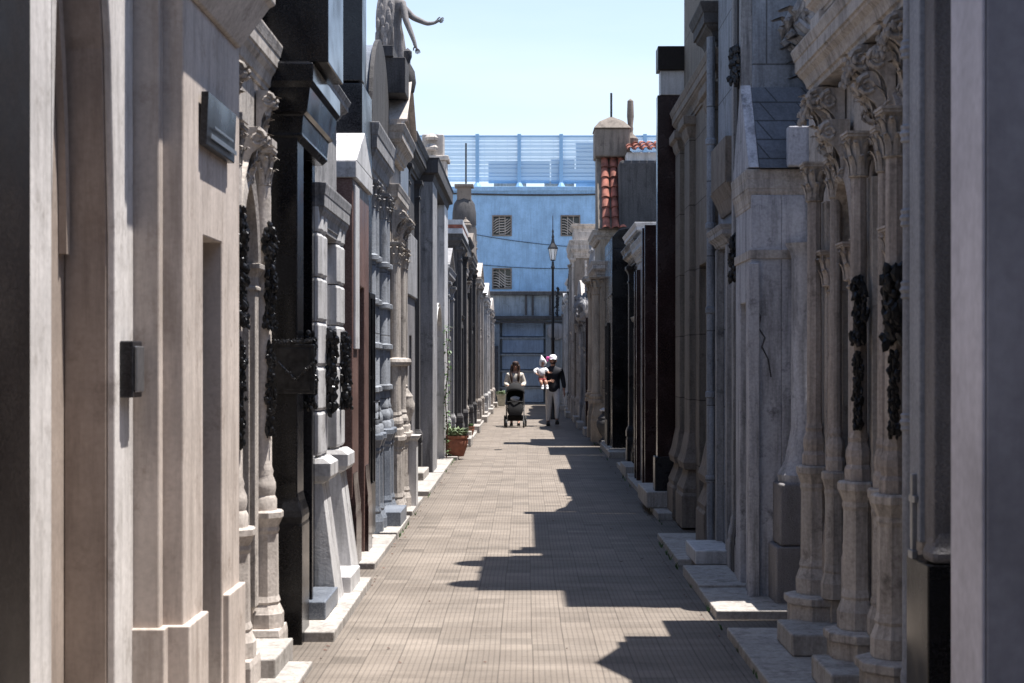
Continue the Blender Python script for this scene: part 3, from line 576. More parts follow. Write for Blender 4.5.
# red granite with a white gable
t, sd = maus(-1, 1.31, 12.0, 'reddish brown granite mausoleum with a white gabled cap on the left')
m = MB(); sd.wall(m, 11.4, 12.58, 0, 3.0, 11.8, 12.25, 0, 2.2, -.2, 0); sd.box(m, -2, -.201, 11.4, 12.58, 0, 3.0); m.build('wall', 'red', t, bevel=.006)
for a, b in ((11.42, 11.72), (12.3, 12.55)): m = MB(); sd.mould(m, BASE, a, b, 0, .75, .03, -.2); m.build('plinth', 'redblack', t, bevel=.004)
panel_door(sd, t, 11.81, 12.24, .05, 2.2, -.1, 'bronze', 'iron')
m = MB(); sd.box(m, .001, .02, 11.44, 11.7, 1.7, 2.95); m.build('marble_panel', 'white', t, bevel=.004)
m = MB(); sd.box(m, -2, .03, 11.38, 12.6, 3.001, 3.13); sd.tri(m, 11.38, 12.6, 3.131, .3, -2, .03); m.build('gable', 'white', t, bevel=.006)

# black tower
t, sd = maus(-1, 1.37, 13.0, 'very tall black granite slab mausoleum rising above the white gabled cap')
m = MB(); sd.box(m, -1.9, 0, 12.63, 13.42, 0, 3.95); sd.box(m, -1.9, 0.0, 12.63, 12.8, 3.97, 7); sd.box(m, -1.9, -.05, 12.81, 13.42, 3.96, 7); sd.box(m, -.3, .02, 12.62, 12.82, 5.0, 5.06); m.build('wall', 'black2', t, bevel=.006)
panel_door(sd, t, 12.8, 13.3, .1, 2.2, .045, 'bronze', 'iron')
m = MB(); sd.box(m, .001, .03, 12.65, 12.75, .05, 3.0); m.build('trim', 'greypol', t, bevel=.004)

# blue grey tomb with barrel roof
t, sd = maus(-1, 1.41, 14.4, 'blue grey mausoleum with a barrel roof and ringed columns below the angel statue')
m = MB(); sd.wall(m, 13.5, 15.15, 0, 3.75, 14.1, 14.6, 0, 2.2, -.25, -.05); sd.box(m, -2, -.251, 13.5, 15.15, 0, 3.75); m.build('wall', 'greyblue', t, bevel=.005)
panel_door(sd, t, 14.11, 14.59, .05, 2.2, -.15, 'bronze', 'iron')
for y in (13.62, 13.95, 14.75, 15.05):
    m = MB(); oct_pedestal(sd, m, .0, y, .05, .95, .10); m.build('pedestal', 'bluegrey', t, bevel=.003)
    m = MB(); shaft(sd, m, .0, y, .95, 3.0, .06); 
    for z in (1.35, 1.75, 2.15, 2.55): m.lathe([(.04, -.04), (.085, -.02), (.085, .02), (.04, .04)], sd.x(0), y, 14, z0=z)
    m.build('column', 'greyblue', t, smooth=True)
    m = MB(); sd.capital(m, 0, y, 3.0, .055, .25); m.build('capital', 'grey', t)
m = MB(); sd.mould(m, CORN, 13.52, 15.13, 3.3, .45, .09, -2); m.build('cornice', 'grey', t, bevel=.004)
m = MB(); sd.seg(m, 13.5, 15.15, 3.76, .85, -2, .0, 20); m.build('barrel_roof', 'bluegrey', t, smooth=True)
m = MB(); sd.seg(m, 13.46, 15.19, 3.76, .90, .0, .04, 20); m.build('gable_arch', 'dkgrey', t, bevel=.004)
m = MB(); sd.box(m, .05, .25, 14.0, 14.7, .06, .2); m.build('step', 'bluegrey', t, bevel=.008)

# beige tomb under the angel
t, sd = maus(-1, 1.35, 15.8, 'sooty beige mausoleum with stepped gable standing under the angel')
m = MB(); sd.wall(m, 15.2, 16.5, 0, 3.8, 15.6, 16.05, 0, 2.2, -.25, -.03); sd.box(m, -2, -.251, 15.2, 16.5, 0, 3.8); m.build('wall', 'ornate', t, bevel=.005)
panel_door(sd, t, 15.61, 16.04, .05, 2.2, -.15, 'bronze', 'iron')
for y in (15.3, 15.5, 16.15, 16.4):
    m = MB(); oct_pedestal(sd, m, .02, y, .05, .85, .085); shaft(sd, m, .02, y, .85, 2.6, .05); m.lathe([(.04, -.05), (.08, -.03), (.09, 0), (.08, .03), (.04, .05)], sd.x(.02), y, 14, z0=1.6); sd.capital(m, .02, y, 2.6, .05, .22); m.build('column', 'ornate', t)
    m = MB(); console(sd, m, .0, y, 2.85, .3, .1, .14); m.build('console', 'ornate', t)
m = MB(); sd.mould(m, CORN, 15.22, 16.48, 3.15, .25, .07, -1.9); sd.mould(m, CORN, 15.22, 16.48, 3.7, .3, .12, -1.9); m.build('cornice', 'ornate', t, bevel=.004)
m = MB(); sd.tri(m, 15.22, 16.5, 4.001, .55, -1.9, .05); sd.rake(m, 15.15, 16.55, 4.03, .55, -1, .16, .1); m.build('gable', 'cream', t, bevel=.004)
t2 = thing('statue_pedestal', (-1.46, 15.3, 4.3), 'dark stepped stone block on the roofs in front of the angel statue', 'pedestal')
m = MB(); m.box(-1.72, -1.2, 15.05, 15.5, 4.3, 4.66); m.box(-1.78, -1.32, 15.0, 15.55, 4.661, 4.77); m.build('block', 'dkgrey', t2, bevel=.006)

# grey granite tomb and its neighbours
t, sd = maus(-1, 1.29, 17.2, 'low rough grey granite block mausoleum with a small dark plaque on its end wall')
m = MB(); sd.wall(m, 16.62, 17.95, 0, 2.35, 17.1, 17.5, 0, 1.9, -.3, -.03); sd.box(m, -2, -.301, 16.62, 17.95, 0, 2.35); m.build('wall', 'rough', t, bevel=.008)
m = MB(); sd.box(m, -2, .0, 16.6, 17.97, 2.351, 3.06); m.build('lintel', 'grey', t, bevel=.01)
m = MB(); sd.box(m, -2, -.1, 16.8, 17.9, 3.061, 3.9); m.build('attic', 'bluegrey', t, bevel=.01)
m = MB(); m.box(-1.58, -1.42, 16.60, 16.618, 1.22, 1.52); m.build('plaque', 'bronze', t, bevel=.004)
m = MB(); sd.mould(m, BASE, 16.64, 17.05, 0, .5, .04, -.3); m.build('plinth', 'grey', t, bevel=.005)
panel_door(sd, t, 17.11, 17.49, .05, 1.9, -.15, 'chrome', 'iron')
t2 = thing('stone_vase', (-1.3, 16.3, 0.8), 'carved stone vase on a low white pedestal beside the granite tomb', 'vase')
m = MB(); sd.box(m, -.12, .12, 16.15, 16.4, .05, .75); sd.mould(m, CORN, 16.15, 16.4, .75, .06, .03, -.12, .12); m.build('pedestal', 'white', t2, bevel=.006)
m = MB(); sd.urn(m, 0, 16.28, .81, .55, .09); m.build('vase_body', 'ornate', t2, smooth=True)
t, sd = maus(-1, 1.52, 18.5, 'narrow black framed mausoleum between the grey granite block and the dark cornice')
m = MB(); sd.wall(m, 18.0, 18.98, 0, 4.3, 18.3, 18.7, 0, 2.1, -.3, 0); sd.box(m, -2, -.301, 18.0, 18.98, 0, 4.3); m.build('wall', 'black2', t, bevel=.006)
panel_door(sd, t, 18.31, 18.69, .05, 2.1, -.15, 'iron', 'iron')
m = MB(); sd.mould(m, CORN, 18.02, 18.96, 4.3, .2, .06, -1.9); sd.box(m, -.5, .1, 18.0, 18.7, 4.501, 4.84); m.build('cornice', 'black2', t, bevel=.004)
mausoleum(-1, 1.54, 19.0, 21.1, 4.5, 'sooty grey mausoleum with a heavy dark cornice just before the twin square columns', 'dkgrey', 'dkgrey', 'flat', cp=.16, ch=.38, group=G)

# twin square columns with a flat slab on top
t, sd = maus(-1, 1.30, 23.2, 'grey portico of tall square columns under a flat capstone with terracotta pots at its foot')
m = MB(); sd.box(m, -.62, 0, 21.2, 22.2, 0, 4.15); m.build('pier', 'grey', t, bevel=.008)
m = MB(); sd.box(m, -.62, 0, 24.3, 25.3, 0, 4.15); m.build('pier', 'white', t, bevel=.008)
m = MB(); sd.wall(m, 21.5, 25.0, 0, 4.1, 22.8, 23.7, 0, 2.3, -1.1, -.8); sd.box(m, -2.2, -1.101, 21.5, 25.0, 0, 4.1); m.build('wall', 'grey', t, bevel=.006)
panel_door(sd, t, 22.81, 23.69, .05, 2.3, -.9, 'iron', 'iron')
m = MB(); sd.mould(m, [(0, 0), (.3, .3), (.35, 1), (.9, 1), (1, 1.2)], 21.2, 25.3, 4.15, .33, .08, -2.2); sd.box(m, -2, -.2, 21.5, 25, 4.5, 4.62); m.build('capstone', 'dkgrey', t, bevel=.008)
m = MB(); sd.archband(m, 22.5, 23.9, 2.0, .45, -.6, -.02, .1); m.build('arch', 'white', t, bevel=.004)
# far ones
far = [
 (1.36, 25.4, 27.35, 3.2, 'dark stone mausoleum with a grey gable behind the large terracotta flower pot', dict(wall='dkgrey', trim='grey', top='gable', th=.35)),
 (1.24, 27.5, 30.2, 3.95, 'dark mausoleum whose flat top carries a red and a white stripe', dict(wall='dkgrey', trim='dkgrey', top='flat')),
 (1.33, 30.3, 32.9, 3.6, 'brown stone mausoleum with a gable and corinthian pilasters behind the small terracotta pot', dict(wall='brownstone', trim='ornate', top='gable', th=.5, cap='c', panel=True)),
 (1.24, 33.0, 35.6, 3.9, 'black granite mausoleum with an attic on the left, far end', dict(wall='black2', trim='dkgrey', top='attic', th=.45)),
 (1.32, 35.7, 38.6, 4.2, 'sooty mausoleum with a round gable and an urn on top, left side', dict(wall='dkgrey', trim='brownstone', top='round', th=.5, finial='urn')),
 (1.22, 38.7, 41.6, 3.75, 'brown mausoleum with a cross on its gable, left side', dict(wall='brownstone', trim='ornate', top='gable', th=.45, finial='cross', cap='c')),
 (1.30, 41.7, 44.8, 3.9, 'sooty mausoleum topped by a small standing figure, left side', dict(wall='dkgrey', trim='grey', top='block', th=.4, finial='figure')),
 (1.20, 44.9, 48.2, 3.55, 'white marble mausoleum with a gable near the blue wall, left side', dict(wall='white', trim='white', top='gable', th=.45)),
 (1.28, 48.3, 51.6, 3.6, 'dark stone mausoleum with an attic near the blue wall, left side', dict(wall='dkgrey', trim='grey', top='attic', th=.4)),
 (1.20, 51.7, 55.2, 3.4, 'last mausoleum on the left, pale stone with a round gable at the blue wall', dict(wall='white', trim='cream', top='round', th=.4)),
]
for X, a, b, H, lab, kw in far:
    t, sd = mausoleum(-1, X, a, b, H, lab, group=G, bev=.004, cp=.09, **kw)
    if 'stripe' in lab:
        m = MB(); sd.box(m, -2, .10, a-.02, b+.02, H+.001, H+.10); m.build('white_band', 'white', t); m = MB(); sd.box(m, -2, .09, a, b, H+.101, H+.17); m.build('red_band', 'tile', t); m = MB(); sd.box(m, -2, .10, a-.02, b+.02, H+.171, H+.26); m.build('white_band', 'white', t)
# soot dark cupola tower behind the left row
t = thing('cupola_tower', (-1.72, 43.2, 0), 'sooty stone tower with rounded shoulders rising behind the left row', 'tower')
m = MB(); m.lathe([(.36, 0), (.36, 5.4), (.33, 5.5), (.35, 5.55), (.34, 5.9), (.30, 6.15), (.2, 6.3)], -1.75, 43.2, 12); m.build('shaft', 'dkgrey', t, smooth=True)
m = MB(); m.box(-1.95, -1.55, 43.0, 43.4, 6.25, 6.62); m.box(-2.02, -1.48, 42.93, 43.47, 6.62, 6.7); m.build('cap', 'brownstone', t, bevel=.01)
m = MB(); m.tube([(-1.7, 43.2, 6.7), (-1.7, 43.2, 7.9)], .025); m.build('rod', 'iron', t)
t = thing('carved_finial', (-1.98, 27.5, 0), 'tall carved stone chimney block standing behind the portico capstone', 'stone block')
m = MB(); m.box(-2.2, -1.6, 30.5, 31.1, 0, 5.7); m.box(-2.25, -1.55, 30.45, 31.15, 5.7, 5.8); m.box(-2.1, -1.66, 30.6, 31.0, 5.8, 6.25); m.build('block', 'ornate', t, bevel=.02)
m = MB(); [m.lathe([(.12, 0), (.14, .05), (.08, .12), (.001, .14)], -1.9, 30.45, 12, z0=z) for z in (5.9, 6.1)]; m.build('rosette', 'ornate', t, smooth=True)

# ================================================================ RIGHT SIDE
G2 = 'mausoleums on the right side of the alley'
t, sd = maus(1, 1.40, 4.7, 'lilac grey painted wall corner cut off by the right edge of the photo', G2)
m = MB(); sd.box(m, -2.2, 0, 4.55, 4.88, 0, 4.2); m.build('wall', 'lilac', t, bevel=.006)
m = MB(); sd.box(m, .002, .014, 4.552, 4.885, 0, 4.2); m.build('lit_front_sheet', 'lilaclit', t, bevel=.004)  # thin added sheet, its brighter colour stands for light on this face
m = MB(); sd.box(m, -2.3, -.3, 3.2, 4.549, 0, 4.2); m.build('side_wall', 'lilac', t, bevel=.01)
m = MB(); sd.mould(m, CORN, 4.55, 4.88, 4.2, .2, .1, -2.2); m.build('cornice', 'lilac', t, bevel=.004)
# rough granite pier on black base
t, sd = maus(1, 1.40, 5.3, 'rough granite pier on a polished black base beside the lilac wall', G2)
m = MB(); sd.box(m, -2.2, -.015, 5.19, 5.43, .96, 4.3); m.build('pier', 'rough', t, bevel=.008)
m = MB(); sd.box(m, -.09, 0.004, 5.31, 5.45, .96, 4.3); m.build('strip', 'bluestone', t, bevel=.006)
m = MB(); sd.box(m, -2.2, .012, 5.17, 5.46, 0, .9); m.build('base', 'black', t, bevel=.006)
m = MB(); sd.mould(m, [(0, 1), (.3, 1), (.5, .5), (1, 0)], 5.19, 5.29, .901, .12, .018, -1, -.02); m.build('pier_foot', 'rough', t, bevel=.02)
t2 = thing('brass_cross', (sd.x(0.02), 5.38, 1.05), 'small pale metal cross standing on the polished black base', 'cross')
m = MB(); sd.box(m, .005, .022, 5.345, 5.37, .93, 1.2); sd.box(m, .005, .021, 5.32, 5.395, 1.10, 1.125); sd.box(m, .003, .026, 5.33, 5.385, .9, .93); m.build('cross_body', 'chrome', t2, bevel=.003)

# big ornate tomb
t, sd = maus(1, 1.76, 7.5, 'richly carved stone mausoleum with octagonal pedestals and black bronze garlands on the right', G2)
m = MB()
sd.arch(m, 5.7, 7.5, 0, 3.2, 6.92, 7.42, 2.2, .5, -.25, 0, pointed=True); sd.arch(m, 7.5005, 9.3, 0, 3.2, 7.85, 8.32, 2.2, .42, -.25, 0, pointed=True); sd.box(m, -2.2, -.251, 5.7, 9.3, 0, 3.2)
m.build('wall', 'ornate', t, bevel=.004)
for a, b, q in ((6.92, 7.42, .5), (7.85, 8.32, .42)):
    m = MB(); sd.archband(m, a, b, 2.2, q, -.01, .06, .08, pointed=True); sd.archband(m, a-.1, b+.1, 2.2, q+.12, -.01, .03, .06, pointed=True); m.build('arch_moulding', 'column', t, bevel=.003)
    m = MB(); console(sd, m, .02, (a+b)/2, 2.2+q-.06, .34, .12, .16); m.build('keystone', 'ornate', t)
    for y in (a-.05, b+.05):
        m = MB(); sd.box(m, -.02, .07, y-.045, y+.045, .8, 2.02); sd.mould(m, BASE, y-.045, y+.045, .3, .5, .03, -.02, .07); sd.mould(m, [(0, 0), (.1, .2), (.2, 0)], y-.045, y+.045, 1.98, .12, .05, -.02, .07); sd.capital(m, .05, y, 2.02, .052, .2); m.build('jamb_column', 'column', t, bevel=.002)
    panel_door(sd, t, a+.01, b-.01, .15, 2.25, -.15, 'bronze', 'panel')
for i, y in enumerate((6.62, 7.33, 8.45)):
    m = MB(); z0 = .30
    m.lathe([(.18, 0), (.18, z0-.05), (.20, z0-.045), (.20, z0-.005), (.17, z0)], sd.x(.11), y-.03, 8, .5, z0=0); sd.box(m, -.1, .08, y-.22, y+.18, 0, z0-.008)
    m.build('plinth', 'ornate', t, bevel=.005)
    m = MB(); oct_pedestal(sd, m, .13, y, z0, 1.02, .078); oct_pedestal(sd, m, .05, y-.19, z0, 1.0, .06); m.build('pedestal', 'ornate', t, bevel=.003)
    m = MB(); shaft(sd, m, .13, y, 1.02, 2.5, .043, 8); shaft(sd, m, .05, y-.19, 1.0, 2.5, .034, 12); m.build('column', 'column', t, bevel=.002)
    m = MB(); sd.box(m, -.02, .08, y-.07, y+.09, .3, 2.5); m.build('pilaster', 'ornate', t, bevel=.004)
    m = MB(); sd.capital(m, .13, y, 2.5, .048, .22); sd.capital(m, .05, y-.19, 2.5, .038, .22); m.build('capital', 'ornate', t)
    m = MB(); console(sd, m, .04, y, 2.76, .38, .12, .13); console(sd, m, .01, y-.2, 2.76, .34, .10, .12)
    garland(m, [(sd.x(.16), y-.07, 3.08), (sd.x(.2), y, 2.95), (sd.x(.16), y+.07, 3.08)], .04, 20); m.build('console', 'ornate', t)
    x = sd.x(.15)
    if i < 2:
        m = MB(); garland(m, [(x, y-.07, 2.0), (x+.015, y-.075, 1.85), (x, y-.07, 1.70)], .07 if i == 0 else .045, 120); m.build('garland', 'bronze', t)
        m = MB(); garland(m, [(x, y-.07, 1.64), (x, y-.07, 1.28)], .034, 80); m.build('garland', 'bronze', t)
m = MB(); sd.column(m, .16, 6.25, .2, 3.2, .028, 12, (1.35, 1.9, 2.2, 2.55, 2.9)); m.build('colonnette', 'bluestone', t, smooth=True)
m = MB(); sd.mould(m, CORN, 5.72, 8.66, 3.15, .26, .09, -2, .10); m.build('cornice', 'ornate', t, bevel=.004)
m = MB(); sd.box(m, -2, .06, 6.3, 8.6, 3.411, 3.55)
for y in (6.62, 7.33, 8.45): sd.box(m, -.1, .13, y-.12, y+.12, 3.412, 3.555)
sd.mould(m, CORN, 6.4, 8.5, 3.55, .15, .08, -2, .08); m.build('attic', 'cream', t, bevel=.004)
m = MB(); sd.tri(m, 7.55, 8.45, 3.701, .62, -1.0, .10); sd.rake(m, 7.5, 8.5, 3.73, .62, -.6, .14, .06); m.build('gable', 'ornate', t, bevel=.004)
m = MB()
sd.urn(m, .02, 6.62, 3.69, .36, .09)
m.build('urn', 'ornate', t, smooth=True)
for y in (7.1, 8.1):
    m = MB(); sd.box(m, .02, .36, y-.24, y+.24, .056, .17); m.build('step', 'slab', t, bevel=.01)
m = MB(); sd.box(m, .0, .46, 5.75, 6.3, .0, .22); m.build('step', 'ornate', t, bevel=.01)

# low wall in the gap
m = MB(); m.box(1.85, 2.1, 9.32, 9.84, 0, 1.35); m.box(1.83, 2.12, 9.31, 9.85, 1.351, 1.42)
o = m.build('low_wall', 'grey', base=(1.97, 9.58, 0), bevel=.01); tag(o, 'low grey wall closing the narrow gap beside the cracked white tomb', 'wall')

# cracked white tomb with slate gable
t, sd = maus(1, 1.49, 10.2, 'stained white mausoleum with a cracked side wall and a steep slate roof', G2)
m = MB(); sd.wall(m, 9.88, 10.6, 0, 2.7, 10.12, 10.4, 0, 2.0, -.2, 0); sd.box(m, -2.1, -.201, 9.88, 10.6, 0, 2.7); m.build('wall', 'stained', t, bevel=.006)
panel_door(sd, t, 10.13, 10.39, .05, 2.0, -.1, 'iron', 'iron')
m = MB(); sd.mould(m, CORN, 9.9, 10.58, 2.62, .25, .028, -2.1); sd.box(m, -2.05, .01, 9.87, 10.61, 2.28, 2.34); m.build('cornice', 'ornate', t, bevel=.004)
m = MB(); sd.tri(m, 9.86, 10.62, 2.88, .61, -.05, .02); m.build('gable', 'stained', t, bevel=.004)
m = MB(); sd.tri(m, 9.84, 10.64, 2.875, .6, -2.0, -.051); m.build('roof', 'slate', t)
m = MB(); m.box(1.72, 2.5, 9.78, 9.879, 2.88, 3.14); m.build('parapet_block', 'stained', t, bevel=.008)
m = MB(); pts = [(1.5, 2.05), (1.52, 1.98), (1.55, 1.9), (1.54, 1.82), (1.58, 1.76), (1.56, 1.7), (1.60, 1.62), (1.62, 1.5)]
for (xa, za), (xb, zb) in zip(pts, pts[1:]): m.tube([(xa, 9.878, za), (xb, 9.878, zb)], [.006, .004], 5)
m.build('crack', 'dkgrey', t)
m = MB(); m.box(1.60, 2.0, 9.56, 9.87, 0, .42); m.box(1.63, 2.0, 9.58, 9.87, .425, .82); m.build('pedestal', 'rough', t, bevel=.012)
m = MB(); m.lathe([(.17, 0), (.18, .05), (.15, .1), (.13, .14), (.12, .2), (.1, .3), (.09, .35), (.085, 1.45), (.1, 1.5), (.13, 1.55)], 1.82, 9.76, 16, z0=.82); m.build('column', 'stained', t, smooth=True)
m = MB(); sd.box(m, -.05, .02, 9.845, 9.93, 0, 2.25); m.build('corner_strip', 'stained', t, bevel=.006)
# white domed tomb behind it
t, sd = maus(1, 2.15, 10.6, 'tall white mausoleum with scrolled shoulders rising behind the steep slate roof', G2)
m = MB(); sd.box(m, -1.4, 0, 9.9, 10.66, 0, 6.0); m.build('wall', 'white', t, bevel=.01)
m = MB(); sd.mould(m, CORN, 9.92, 10.64, 6.0, .25, .08, -1.4); m.lathe([(.5, 0), (.5, .3), (.47, .5), (.38, .7), (.2, .9), (.06, 1), (.06, 1.3), (.001, 1.35)], 2.75, 10.3, 18, z0=6.25); m.build('dome', 'white', t, smooth=True)
m = MB(); console(sd, m, 0, 10.2, 3.2, .9, .3, .3); console(sd, m, 0, 10.5, 3.2, .9, .22, .3); sd.urn(m, .05, 10.2, 4.12, .5, .12); m.build('scrolls', 'grey', t)

# tall bluish marble tomb
t, sd = maus(1, 1.60, 11.5, 'tall mausoleum faced with bluish marble panels and a stone balcony block', G2)
m = MB(); sd.box(m, -2, -.02, 10.68, 11.2, 0, 6.0); sd.wall(m, 11.2, 12.42, 0, 6.0, 11.55, 12.05, 0, 2.4, -.25, 0); sd.box(m, -2, -.251, 11.2, 12.42, 0, 6.0); m.build('wall', 'greyblue', t, bevel=.006)
panel_door(sd, t, 11.56, 12.04, .08, 2.4, -.15, 'iron', 'iron')
for y in (10.7, 10.9, 11.1):
    m = MB(); sd.box(m, -.02, .06, y, y+.09, .35, 6.2); sd.mould(m, BASE, y, y+.09, .05, .4, .03, -.02, .06); m.build('pilaster', 'dkgrey' if y == 10.9 else 'grey', t, bevel=.004)
m = MB(); sd.box(m, -.0, .1, 11.25, 12.1, 2.95, 3.3); sd.mould(m, [(0, 0), (.5, .4), (1, 1)], 11.25, 12.1, 2.75, .2, .08, -.0, .02); m.build('balcony_block', 'brownstone', t, bevel=.008)
m = MB(); sd.box(m, .001, .06, 11.45, 11.54, .1, 2.5); sd.box(m, .001, .06, 12.06, 12.15, .1, 2.5); sd.mould(m, CORN, 11.45, 12.15, 2.5, .15, .08, 0, .03); m.build('door_frame', 'grey', t, bevel=.004)
m = MB(); sd.mould(m, CORN, 10.7, 12.2, 5.9, .32, .14, -2); m.build('cornice', 'grey', t, bevel=.004)
m = MB(); sd.box(m, -1.9, -.1, 11.0, 12.1, 6.221, 6.55); m.build('attic', 'grey', t, bevel=.006)
for y in (10.85, 11.95): m = MB(); sd.urn(m, .02, y, 6.22, 1.0, .17); m.build('urn', 'grey', t, smooth=True)
m = MB(); sd.urn(m, -.05, 11.45, 6.5, .3, .1); m.build('urn', 'grey', t, smooth=True)
for a, b in ((2.5, 2.2), (3.85, 3.6)): m = MB(); garland(m, [(sd.x(.09), 10.75, a), (sd.x(.1), 10.75, b)], .055, 60); m.build('garland', 'bronze', t)
m = MB(); sd.box(m, .01, .3, 11.45, 12.15, .051, .16); m.build('step', 'white', t, bevel=.01)
t2 = thing('drainpipe', (1.545, 12.47, 0), 'pale blue drainpipe running down between the bluish marble and the brown stone tombs', 'drainpipe')
m = MB(); m.tube([(1.545, 12.47, .1), (1.545, 12.47, 4.3)], .035, 12); m.build('pipe', 'greyblue', t2, smooth=True)
for z in (.6, 1.3, 2.0, 2.7, 3.4):
    m = MB(); m.lathe([(.036, 0), (.046, .01), (.046, .05), (.036, .06)], 1.545, 12.47, 12, z0=z); m.build('collar', 'greyblue', t2)

# brown ashlar tomb
t, sd = maus(1, 1.63, 14.3, 'brown ashlar mausoleum with block joints and a heavy moulded pilaster base', G2)
m = MB(); sd.wall(m, 12.55, 15.845, 0, 4.2, 13.4, 14.05, 0, 2.5, -.25, 0); sd.box(m, -2, -.251, 12.55, 15.845, 0, 4.2); sd.box(m, -2, -.05, 12.9, 15.84, 4.201, 5.6); m.build('wall', 'brown', t, bevel=.008)
panel_door(sd, t, 13.42, 14.03, .08, 2.5, -.15, 'iron', 'iron')
for y in (12.6, 14.35, 15.24):
    m = MB(); sd.box(m, -.02, .06, y, y+.42, .9, 3.75); m.build('pilaster', 'brown', t, bevel=.008)
    m = MB(); sd.mould(m, BASE, y, y+.42, .02, .55, .08, -.02, .06); sd.mould(m, [(0, 1), (.2, 1.3), (.4, .8), (1, 0)], y, y+.42, .571, .35, .05, -.02, .06); m.build('pilaster_base', 'brownstone', t, bevel=.006)
    m = MB(); sd.mould(m, [(0, 0), (.2, .3), (.5, .5), (.6, 1), (1, 1)], y, y+.42, 3.75, .2, .06, -.02, .06); m.build('pilaster_cap', 'brownstone', t, bevel=.006)
m = MB(); sd.mould(m, CORN, 12.59, 13.1, 4.25, .34, .15, -1.2); m.build('side_cornice', 'dkgrey', t, bevel=.004)
m = MB(); sd.mould(m, CORN, 12.57, 15.68, 3.95, .27, .09, -2); m.build('cornice', 'brownstone', t, bevel=.004)
m = MB(); [sd.box(m, -1.2, -.03-k*.01, 12.56+(.0 if k == 0 else .001), b, za, zb) for k, (b, za, zb) in enumerate(((13.5, 4.595, 4.9), (13.2, 4.901, 5.4), (13.0, 5.401, 6.0), (12.8, 6.001, 6.35)))]; m.build('gable', 'brownstone', t, bevel=.004)
m = MB(); sd.box(m, -.1, .36, 15.7-.0, 16.9, .071, .24); m.build('step', 'slab', t, bevel=.012)

# wine granite tombs with glossy posts
t, sd = maus(1, 1.40, 16.3, 'tall wine dark polished granite pillar tomb beside the brown ashlar one', G2)
m = MB(); sd.box(m, -.24, 0, 15.85, 16.02, .3, 4.42); m.build('pillar', 'redblack', t, bevel=.006)
m = MB(); sd.box(m, -2, -.26, 15.86, 18.0, 0, 3.9); m.build('wall', 'greypol', t, bevel=.006)
m = MB(); sd.box(m, -.6, .0, 15.8, 16.05, 4.68, 4.93); m.build('capstone', 'darkbrown', t, bevel=.006)
m = MB(); sd.box(m, -.55, -.03, 15.84, 16.03, 4.421, 4.679); m.build('white_block', 'white', t, bevel=.006)
m = MB(); v = [(sd.x(dd), y, z) for dd in (-.26, -.9) for y, z in ((16.06, 3.901), (17.4, 3.901), (17.2, 4.05), (16.6, 4.25), (16.3, 4.6), (16.06, 4.7))]; m.add(v, [(0,1,2,3,4,5), (11,10,9,8,7,6)]+[(k, (k+1)%6, (k+1)%6+6, k+6) for k in range(6)]); m.build('gable', 'redblack', t, bevel=.006)
m = MB(); sd.box(m, -.3, .03, 15.82, 16.05, 0, .6); m.build('base', 'black2', t, bevel=.008)
for y in (17.5, 17.9):
    m = MB(); sd.box(m, -.2, .0, y, y+.09, 0, 3.2); m.build('post', 'redblack', t, bevel=.004)
panel_door(sd, t, 17.6, 17.89, .08, 2.3, -.1, 'iron', 'iron')
t, sd = maus(1, 1.50, 19.0, 'grey polished granite mausoleum reflecting the sky between dark posts', G2)
m = MB(); sd.wall(m, 18.05, 20.0, 0, 2.9, 18.7, 19.3, 0, 2.3, -.2, 0); sd.box(m, -2, -.201, 18.05, 20.0, 0, 2.9); m.build('wall', 'greypol', t, bevel=.006)
for y in (18.07, 18.4, 19.5, 19.85):
    m = MB(); sd.box(m, -.02, .05, y, y+.1, 0, 2.8); m.build('post', 'redblack', t, bevel=.004)
panel_door(sd, t, 18.71, 19.29, .08, 2.3, -.1, 'iron', 'iron')
m = MB(); sd.mould(m, CORN, 18.07, 19.98, 2.9, .25, .08, -1.9); m.build('cornice', 'greypol', t, bevel=.004)
t, sd = mausoleum(1, 1.60, 20.05, 22.3, 3.25, 'dark glossy mausoleum with a white moulded cap on the right', 'black2', 'black2', 'flat', group=G2, th=.1)
m = MB(); sd.mould(m, CORN, 20.07, 22.28, 3.26, .2, .12, -1.9); m.build('white_cap', 'white', t, bevel=.004)
t, sd = mausoleum(1, 1.86, 22.4, 25.6, 3.5, 'set back charcoal granite mausoleum before the black granite block', 'black2', 'dkgrey', 'flat', group=G2)
# black block
t, sd = maus(1, 1.50, 27, 'polished black granite mausoleum with a curved top at the middle of the right side', G2)
m = MB(); sd.box(m, -2, 0, 25.8, 28.2, .12, 3.55); m.add([(sd.x(0), 25.8, 3.551), (sd.x(-.5), 25.8, 3.551), (sd.x(-.5), 25.8, 3.95), (sd.x(-.12), 25.8, 3.88), (sd.x(0), 25.8, 3.75), (sd.x(0), 28.2, 3.551), (sd.x(-.5), 28.2, 3.551), (sd.x(-.5), 28.2, 3.95), (sd.x(-.12), 28.2, 3.88), (sd.x(0), 28.2, 3.75)], [(0,1,2,3,4),(9,8,7,6,5),(0,5,6,1),(1,6,7,2),(2,7,8,3),(3,8,9,4),(4,9,5,0)])
sd.box(m, -.02, .015, 25.78, 28.22, 2.75, 2.79); m.build('wall', 'black', t, bevel=.008)
m = MB(); sd.box(m, -2, .06, 25.7, 28.25, 0, .119); m.build('base', 'slab', t, bevel=.008)
panel_door(sd, t, 26.6, 27.4, .12, 2.3, .045, 'iron', 'iron')
t2 = thing('stone_urn', (1.5, 29.1, 0), 'small dark urn with a white lid at the foot of the tan column', 'urn')
m = MB(); sd.urn(m, -.0, 28.65, .06, .62, .13); m.build('urn_body', 'dkgrey', t2, smooth=True)
